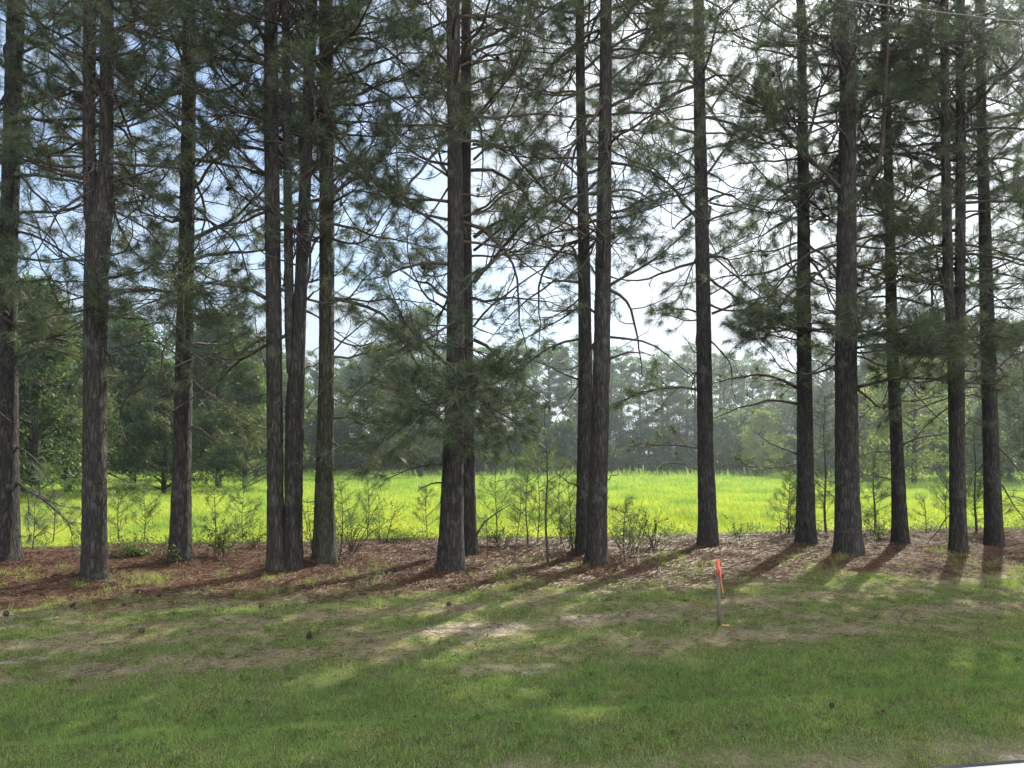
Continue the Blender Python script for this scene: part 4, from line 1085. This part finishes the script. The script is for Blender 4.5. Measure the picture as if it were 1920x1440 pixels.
# far fence posts
fp = Acc(); tube(fp, [(0, 0, 0), (0, 0, .6), (0, 0, 1.25)], [.06, .058, .055], 8, cap=True); fpm = fp.mesh('fence_post')
for x_, Y in [(976, 93), (1074, 92), (1206, 90), (1395, 86), (1450, 88)]:
    X = (x_ - 960) / FPX * Y
    o = link('fence_post', fpm, M['post'], None, (X, Y, gz(X, Y)))
    tag(o, 'small pale fence post at the far edge of the field', 'post', 'fence posts at the far edge of the field')

# ---------------------------------------------------------------- grass
def blades(x, y, h, wd, lean, r=rng, segs=1, a=None):
    n = len(x); z = height(x, y)
    az = r.uniform(0, 6.28, n); la = r.uniform(0, 6.28, n)
    sx, sy = np.cos(az) * wd / 2, np.sin(az) * wd / 2
    lx, ly = np.cos(la) * lean * h, np.sin(la) * lean * h
    b1 = np.stack([x - sx, y - sy, z - 0.005], -1); b2 = np.stack([x + sx, y + sy, z - 0.005], -1)
    tp = np.stack([x + lx, y + ly, z + h * np.sqrt(np.maximum(.1, 1 - lean ** 2))], -1)
    a = r.uniform(0, 1, n) if a is None else a
    if segs == 1:
        V = np.stack([b1, b2, tp], 1).reshape(-1, 3)
        return V, np.arange(3 * n).reshape(-1, 3), None, np.repeat(a, 3)
    m1 = np.stack([x - sx * .8 + lx * .3, y - sy * .8 + ly * .3, z + h * .6], -1); m2 = np.stack([x + sx * .8 + lx * .3, y + sy * .8 + ly * .3, z + h * .6], -1)
    V = np.stack([b1, b2, m2, m1, tp], 1).reshape(-1, 3); o = np.arange(n)[:, None] * 5
    return V, o + [3, 2, 4], o + [0, 1, 2, 3], np.repeat(a, 5)

def scatter(n, v0, v1, power):
    """points on the ground in the part of the verge the view takes in (and a margin), thinner farther off"""
    t = rng.random(n)
    v = (v0 ** power + t * (v1 ** power - v0 ** power)) ** (1 / power)
    u = (rng.uniform(-.78, .80, n)) * (v * 1.1 + 1.0) + v * SA
    return xy(u, v)
# lawn
gxs, gys = scatter(230000, 3.75, 12.6, 1.15)
qx, qy = scatter(38000, 3.75, 12.6, 1.15); kq = rng.integers(6, 19, len(qx)); hq = np.repeat(rng.uniform(.8, 1.7, len(qx)), kq); cq = np.repeat(rng.normal(0, .16, len(qx)), kq)
qs = np.repeat(rng.uniform(.012, .05, len(qx)), kq)
qx = np.repeat(qx, kq) + rng.normal(0, 1, kq.sum()) * qs * 1.5; qy = np.repeat(qy, kq) + rng.normal(0, 1, kq.sum()) * qs
hq = np.concatenate([np.full(len(gxs), .75), hq]); cq = np.concatenate([rng.normal(0, .1, len(gxs)), cq]); gxs = np.concatenate([gxs, qx]); gys = np.concatenate([gys, qy])
b_, l_, f_, s_, t_ = fields(gxs, gys)
keep = rng.random(len(gxs)) < np.clip(1 - 1.15 * b_ - .97 * l_ - .55 * s_ - .8 * t_, .02, 1)
gxs, gys, b_, l_, s_, t_ = gxs[keep], gys[keep], b_[keep], l_[keep], s_[keep], t_[keep]; hq = hq[keep]; cq = cq[keep]
u_, v_ = uv(gxs, gys)
near = 1 - sm(5.0, 5.3, v_ + .06 * wav(u_, v_, 3, 8)); swale = sm(5.1, 5.4, v_) * (1 - sm(6.4, 7.3, v_ + .5 * wav(u_, v_, 2.1, 5)))
rnd = np.clip(cq + rng.uniform(.05, .62, len(gxs)) + (.34 - .12 * near) * t_ + .30 * s_ + .2 * b_ + .12 * wav(u_, v_, 1.2, 17) - .03 * near - .15 * swale + (rng.random(len(gxs)) < .04) * .4, 0, 1)
hh = rng.uniform(.015, .034, len(gxs)) * (1 + .15 * near + .35 * swale - .3 * s_ - .25 * t_) * (1 + .3 * wav(u_, v_, .7, 22)) * hq
V, T, Q_, A = blades(gxs, gys, np.maximum(hh, .012), rng.uniform(.003, .0056, len(gxs)) * (1 + .05 * v_), rng.uniform(.2, .95, len(gxs)), a=rnd)
tag(link('lawn_grass', np_mesh('lawn_grass', V, T, attrs={'rnd': A}), M['grass']), 'short mown grass of the verge with thin sandy spots', 'grass', kind='stuff')
# taller tufts along the litter edge and here and there
gxs, gys = scatter(5200, 6, 16.5, 1.6)
cx = np.repeat(gxs, 26) + rng.normal(0, .05, len(gxs) * 26); cy = np.repeat(gys, 26) + rng.normal(0, .05, len(gxs) * 26)
u_, v_ = uv(cx, cy); pat = wav(u_, v_, 2.3, 33) + .8 * wav(u_, v_, .8, 4)
keep = (pat > .25) & (np.abs(v_ - 10.6 - .5 * wav(u_, v_, 4, 1)) < 1.6) | (pat > 1.15)
cx, cy = cx[keep], cy[keep]
V, T, Q_, A = blades(cx, cy, rng.uniform(.05, .14, len(cx)), .006, rng.uniform(.2, .9, len(cx)), segs=1, a=rng.uniform(.1, .85, len(cx)))
tag(link('tall_grass', np_mesh('tall_grass', V, T, attrs={'rnd': A}), M['grass']), 'longer grass tufts at the edge of the pine straw', 'grass', kind='stuff')
# field grass
def field_band(n, Y0, Y1, h, wd, power, segs=2):
    t = rng.random(n); y = (Y0 ** power + t * (Y1 ** power - Y0 ** power)) ** (1 / power)
    x = rng.uniform(-.78, .80, n) * y
    u, v = uv(x, y); ok = fields(x, y)[2] > rng.random(n) if Y0 < 30 else np.ones(n, bool)
    x, y, u, v = x[ok], y[ok], u[ok], v[ok]
    patch = wav(u, v, 7, 12) + .5 * wav(u, v, 2.2, 18)
    edge = sm(16.5, 22, v)
    H_ = h * rng.uniform(.5, 1.15, len(x)) * (1 + .45 * patch) * (.3 + .7 * edge)
    far_ = sm(20, 60, v)
    a = np.clip(rng.uniform(.12, .62, len(x)) - .2 * patch + .28 * (1 - edge) + .12 * (1 - far_) - .08 * far_, 0, 1)
    return blades(x, y, np.maximum(H_, .04), wd * rng.uniform(.7, 1.3, len(x)), rng.uniform(.1, .75, len(x)), segs=segs, a=a)
acc = Acc()
for args in [(240000, 15, 24, .19, .008, 1.2), (260000, 22, 45, .30, .015, 1.2), (190000, 42, 97, .36, .034, 1.2), (9000, 84, 97, .95, .10, 1), (5000, 20, 60, .60, .012, 1.2)]:
    V, T, Q_, A = field_band(*args); acc.add(V, T, Q_, A)
tag(link('field_grass', acc.mesh('field_grass'), M['field']), 'tall bright yellow-green grass of the sunlit field', 'grass', kind='stuff')
# leafy weeds along the field edge, and dead leaves on the straw
def leaf_scatter(name, x, y, z, size, mat, label, cat, flat):
    m2 = len(x); b = leaf_shape(1, 1.0)
    d = rng.normal(0, 1, (m2, 3)); d[:, 2] *= flat
    F = frames(unit(d)); v = (np.einsum('nij,kj->nki', F, b) * size[:, None, None] + np.stack([x, y, z], -1)[:, None]).reshape(-1, 3)
    o_ = np.arange(m2)[:, None] * 6
    me_ = np_mesh(name, v, quads=np.concatenate([o_ + [0, 1, 2, 3], o_ + [0, 3, 4, 5]]), attrs={'rnd': np.repeat(rng.uniform(0, 1, m2), 6)})
    tag(link(name, me_, mat), label, cat, kind='stuff')
n = 900; u_ = rng.uniform(-13, 17, n); v_ = 16.4 + .6 * wav(u_, u_ * 0 + 16, 2.9, 30) + rng.normal(0, .55, n)
kk = wav(u_, v_, 1.9, 21) > -.35; u_, v_ = u_[kk], v_[kk]; k2 = rng.integers(8, 40, len(u_)); hh = np.repeat(rng.uniform(.06, .34, len(u_)), k2)
wx, wy = xy(np.repeat(u_, k2) + rng.normal(0, .09, k2.sum()), np.repeat(v_, k2) + rng.normal(0, .09, k2.sum()))
leaf_scatter('weeds', wx, wy, height(wx, wy) + hh * rng.random(len(wx)), rng.uniform(.03, .07, len(wx)), M['leaf'], 'low leafy weeds where the pine straw meets the field', 'weeds', .5)
n = 3800; u_ = rng.uniform(-12, 17, n); v_ = rng.uniform(11.2, 17, n); kk = (wav(u_, v_, 2.6, 8) + .35 * (u_ > 1)) > -.1
wx, wy = xy(u_[kk], v_[kk])
leaf_scatter('dead_leaves', wx, wy, height(wx, wy) + rng.uniform(.012, .04, len(wx)), rng.uniform(.03, .075, len(wx)), M['straw'], 'dry brown leaves scattered on the pine straw', 'dead leaves', .25)
wx, wy = scatter(900, 4.4, 11, 1.2); k2 = rng.integers(4, 9, len(wx)); wx = np.repeat(wx, k2) + rng.normal(0, .02, k2.sum()); wy = np.repeat(wy, k2) + rng.normal(0, .02, k2.sum())
leaf_scatter('lawn_weeds', wx, wy, height(wx, wy) + rng.uniform(.01, .03, len(wx)), rng.uniform(.025, .05, len(wx)), M['leaf'], 'small broad-leaved weeds in the mown grass', 'weeds', .4)
wx, wy = scatter(2600, 4.2, 12, 1.2)
leaf_scatter('lawn_litter', wx, wy, height(wx, wy) + rng.uniform(.015, .04, len(wx)), rng.uniform(.015, .045, len(wx)), M['straw'], 'bits of dead leaf and bark in the mown grass', 'litter', .2)
# pine straw
gxs, gys = scatter(300000, 7.0, 17.5, 1.5)
b_, l_, f_, s_, t_ = fields(gxs, gys)
keep = rng.random(len(gxs)) < np.clip(l_ + .12 * t_ + .05, 0, 1)
gxs, gys = gxs[keep], gys[keep]; n = len(gxs)
az = rng.uniform(0, 6.28, n); ln = rng.uniform(.07, .19, n); wd_ = .0045
z = height(gxs, gys) + rng.uniform(.004, .03, n)
dx, dy = np.cos(az), np.sin(az)
A0 = np.stack([gxs, gys, z], -1); B0 = A0 + np.stack([dx * ln, dy * ln, rng.uniform(-.012, .03, n)], -1); sd_ = np.stack([-dy, dx, 0 * dx + .5], -1) * wd_
V = np.stack([A0 - sd_, A0 + sd_, B0], 1).reshape(-1, 3)
tag(link('pine_straw', np_mesh('pine_straw', V, np.arange(3 * n).reshape(-1, 3), attrs={'rnd': np.repeat(rng.uniform(0, 1, n), 3)}), M['straw']), 'reddish brown fallen pine needles under the row of pines', 'pine straw', kind='stuff')

# ---------------------------------------------------------------- small things on the ground
def cone_at(px, py, label, s_=1.0):
    g = ground(px, py); o = link('pine_cone', CONE, None, None, (g[0], g[1], g[2] + .03 * s_))
    o.rotation_euler = (rng.uniform(.9, 1.9), rng.normal(0, .3), rng.uniform(0, 6.28)); o.scale = (s_ * .82,) * 3
    tag(o, label, 'pine cone', 'pine cones lying on the ground'); return o
cone_at(263, 1190, 'dark pine cone lying alone on the mown grass at the left', 1.05)
c_ = cone_at(580, 1200, 'dark pine cone standing upright on the mown grass, the larger one', 1.2); c_.rotation_euler = (.15, .1, 0); c_.location.z -= .03
cone_at(841, 1140, 'pine cone on a sunlit strip of grass below the stout middle trunk', .9)
cone_at(1559, 1329, 'tiny dark cone low on the green bank', .6)
cone_at(875, 1075, 'pine cone on lit straw right of the stout middle trunk foot', .9)
for px, py in [(12, 1158), (82, 1120), (218, 1110), (253, 1116), (298, 1121), (385, 1111), (398, 1120), (435, 1120), (228, 1138), (130, 1143), (478, 1095), (488, 1140), (535, 1110), (573, 1102), (530, 1113), (745, 1117), (853, 1108), (692, 1090), (725, 1078), (805, 1105), (620, 1077), (1284, 1065), (1315, 1067), (1150, 1073), (108, 1082), (795, 1040), (1290, 1037)]:
    cone_at(px, py, 'dark pine cone scattered on the pine straw', rng.uniform(.75, 1.05))

def stick(pts, r0, label, mat='twig_dead', forks=1):
    P = np.array([ground(x, y) for x, y in pts]); P[:, 2] += r0 + .004
    cum = np.concatenate([[0], np.cumsum(np.linalg.norm(np.diff(P, axis=0), axis=1))]); n = 9; s_ = np.linspace(0, cum[-1], n)
    Ps = np.stack([np.interp(s_, cum, P[:, k]) for k in range(3)], -1); Ps += rng.normal(0, .006, Ps.shape)
    b0 = Ps[0].copy(); a = Acc(); tube(a, Ps - b0, np.linspace(r0, r0 * .5, n), 7, cap=True)
    for k in range(forks):
        j = rng.integers(3, 7); q = wander(Ps[j] - b0, unit(Ps[j] - Ps[j - 1]) + rng.normal(0, .5, 3) * [1, 1, .2], cum[-1] * .25, 4, .1)
        tube(a, q, np.linspace(r0 * .5, r0 * .2, 5), 5, cap=True)
    o = link('fallen_stick', a.mesh('fallen_stick', True), M[mat], None, tuple(b0))
    tag(o, label, 'stick', 'sticks fallen on the ground')
stick([(507, 1140), (530, 1125), (565, 1110)], .010, 'straight fallen stick below the fused pair, on the lit straw')
stick([(148, 1094), (190, 1092), (240, 1100)], .012, 'pale stick lying at the foot of the forked trunk')
stick([(2, 1118), (25, 1115), (52, 1108)], .011, 'pale stick at the left edge on the straw')
stick([(345, 1110), (365, 1103), (375, 1096)], .008, 'short reddish stick right of the third trunk')
stick([(700, 1077), (750, 1079), (792, 1075)], .014, 'weathered stick on the straw between mossy and middle trunks')
stick([(690, 1062), (705, 1063), (718, 1064)], .014, 'short thick grey stick above the long weathered one')
stick([(1170, 1083), (1200, 1079), (1218, 1074)], .012, 'stick on the grass edge right of the close pair')
stick([(1225, 1060), (1240, 1068), (1255, 1076)], .010, 'pale twig right of the close pair, among leaf litter')
stick([(960, 1080), (990, 1078), (1015, 1074)], .012, 'pale stick left of the close pair')
stick([(1805, 1122), (1835, 1120), (1870, 1121)], .008, 'thin pale stick on the grass at the right')
stick([(1660, 1030), (1680, 1029), (1698, 1031)], .02, 'dark log end at the foot of the slender trunk', 'twig')
stick([(1758, 1027), (1772, 1026), (1784, 1026)], .012, 'pale stick left of the high-forked trunk foot')
stick([(1392, 1024), (1404, 1018), (1425, 1008)], .009, 'pale forked twig at the field edge right of the stake')
stick([(375, 1030), (440, 1026), (480, 1012)], .009, 'long thin fallen branch across the straw right of the third trunk', 'twig', 2)
stick([(560, 1032), (590, 1033), (605, 1032)], .010, 'stick lying between the fused pair and the mossy trunk', 'twig', 0)

# ---------------------------------------------------------------- survey stake
g = ground(1349, 1173)
sp = empty('survey_stake', tuple(g)); tag(sp, 'thin wooden stake with orange painted top and orange ribbon on the grass', 'stake')
k_ = g[1] / FPX
def lath(z0, z1, w0, th, skew, extra=0):
    a = Acc(); V = []
    for z in (z0, z1):
        for sx_, sy_ in ((-1, -1), (1, -1), (1, 1), (-1, 1)):
            V.append((sx_ * (w0 / 2 + extra) + skew * z, sy_ * (th / 2 + extra), z))
    a.add(V, None, [[0, 1, 5, 4], [1, 2, 6, 5], [2, 3, 7, 6], [3, 0, 4, 7], [4, 5, 6, 7], [3, 2, 1, 0]]); return a
Hs = 124 * k_; sk = -2.0 * k_ / Hs
link('lath', lath(-.1, Hs * .74, 6.5 * k_, .012, sk).mesh('lath'), M['stake'], sp)
link('painted_top', lath(Hs * .74, Hs, 6.5 * k_, .012, sk, .0015).mesh('painted_top'), M['orange'], sp)
def ribbon(pts, w0, name):
    P = np.array(pts, float); n = len(P); V = []
    for i, p in enumerate(P):
        a_ = .5 * math.sin(i * 1.1); V += [p - [w0 / 2 * math.cos(a_), w0 / 2 * math.sin(a_), 0], p + [w0 / 2 * math.cos(a_), w0 / 2 * math.sin(a_), 0]]
    V = np.array(V); o = np.arange(n - 1)[:, None] * 2; Qr = o + [0, 1, 3, 2]
    ob = link(name, np_mesh(name, V, quads=Qr, attrs={'rnd': np.linspace(0, 1, len(V))}), M['ribbon'], sp)
    md = ob.modifiers.new('thick', 'SOLIDIFY'); md.thickness = .0008
    return ob
zt = lambda y: (1173 - y) * k_
ribbon([(-.005, -.012, zt(1062)), (.004, -.014, zt(1072)), (.010, -.015, zt(1082)), (.016, -.016, zt(1090)), (.022, -.017, zt(1097)), (.03, -.018, zt(1103)), (.036, -.018, zt(1109)), (.042, -.018, zt(1115))], .011, 'ribbon')
ribbon([(-.01, .010, zt(1055)), (.010, .008, zt(1064)), (.016, -.012, zt(1070)), (.010, -.02, zt(1080)), (.014, -.02, zt(1086))], .013, 'ribbon')
g2 = ground(1356, 1177)
a = Acc(); n = 6
Pt = np.array([(0, 0, .02), (.02, .004, .028), (.04, -.004, .022), (.06, .002, .028), (.08, 0, .02)])
V = np.concatenate([Pt - [0, .012, 0], Pt + [0, .012, .006]]); Qf = [[i, i + 1, i + 6, i + 5] for i in range(4)]
a.add(V, None, Qf, np.linspace(0, 1, 10))
ob = link('ribbon_scrap', a.mesh('ribbon_scrap'), M['ribbon'], None, tuple(g2)); ob.location.x -= .01
tag(ob, 'scrap of orange ribbon lying on the grass at the foot of the stake', 'ribbon')

# ---------------------------------------------------------------- overhead cable along the road
Yc = 7.0
A_ = at(1560, -3, Yc); 
B_ = at(1920, 42, Yc + (at(1920, 42, Yc)[0] - A_[0]) * math.tan(AL))
dr = unit(B_ - A_); B_ = at(1920, 42, A_[1] + (B_ - A_)[1])
dr = (B_ - A_)
s_ = np.linspace(-9, 9, 41); P = A_ + np.outer(s_, dr); P[:, 2] += .010 * (s_ - .5) ** 2 - .0025
ca_ = Acc(); tube(ca_, P - A_, np.full(41, .0055), 8)
o = link('overhead_cable', ca_.mesh('overhead_cable', True), M['wire'], None, tuple(A_))
tag(o, 'thin overhead cable crossing the upper right corner in front of the crowns', 'cable')

# ---------------------------------------------------------------- haze
HZ = True
if HZ:
    x0, x1, y0, y1, z0, z1 = -420, 420, -30, 330, -1.6, 40
    V = [(x, y, z) for z in (z0, z1) for y in (y0, y1) for x in (x0, x1)]
    Qh = [[2, 3, 1, 0], [5, 7, 6, 4], [1, 5, 4, 0][::1], [6, 7, 3, 2], [4, 6, 2, 0], [3, 7, 5, 1]]
    m, nt = new_mat('haze_air')
    pv = N(nt, 'ShaderNodeVolumePrincipled')
    pv.inputs['Color'].default_value = (0.78, 0.90, 1.0, 1)
    pv.inputs['Density'].default_value = 0.0017
    pv.inputs['Anisotropy'].default_value = 0.87
    o_ = N(nt, 'ShaderNodeOutputMaterial'); nt.links.new(pv.outputs[0], o_.inputs['Volume'])
    h_ = link('haze', np_mesh('haze', V, quads=Qh), m)
    tag(h_, 'faint summer haze in the air', 'haze', kind='stuff')
print('objects', len(bpy.data.objects), 'tris', sum(len(m.polygons) for m in bpy.data.meshes))
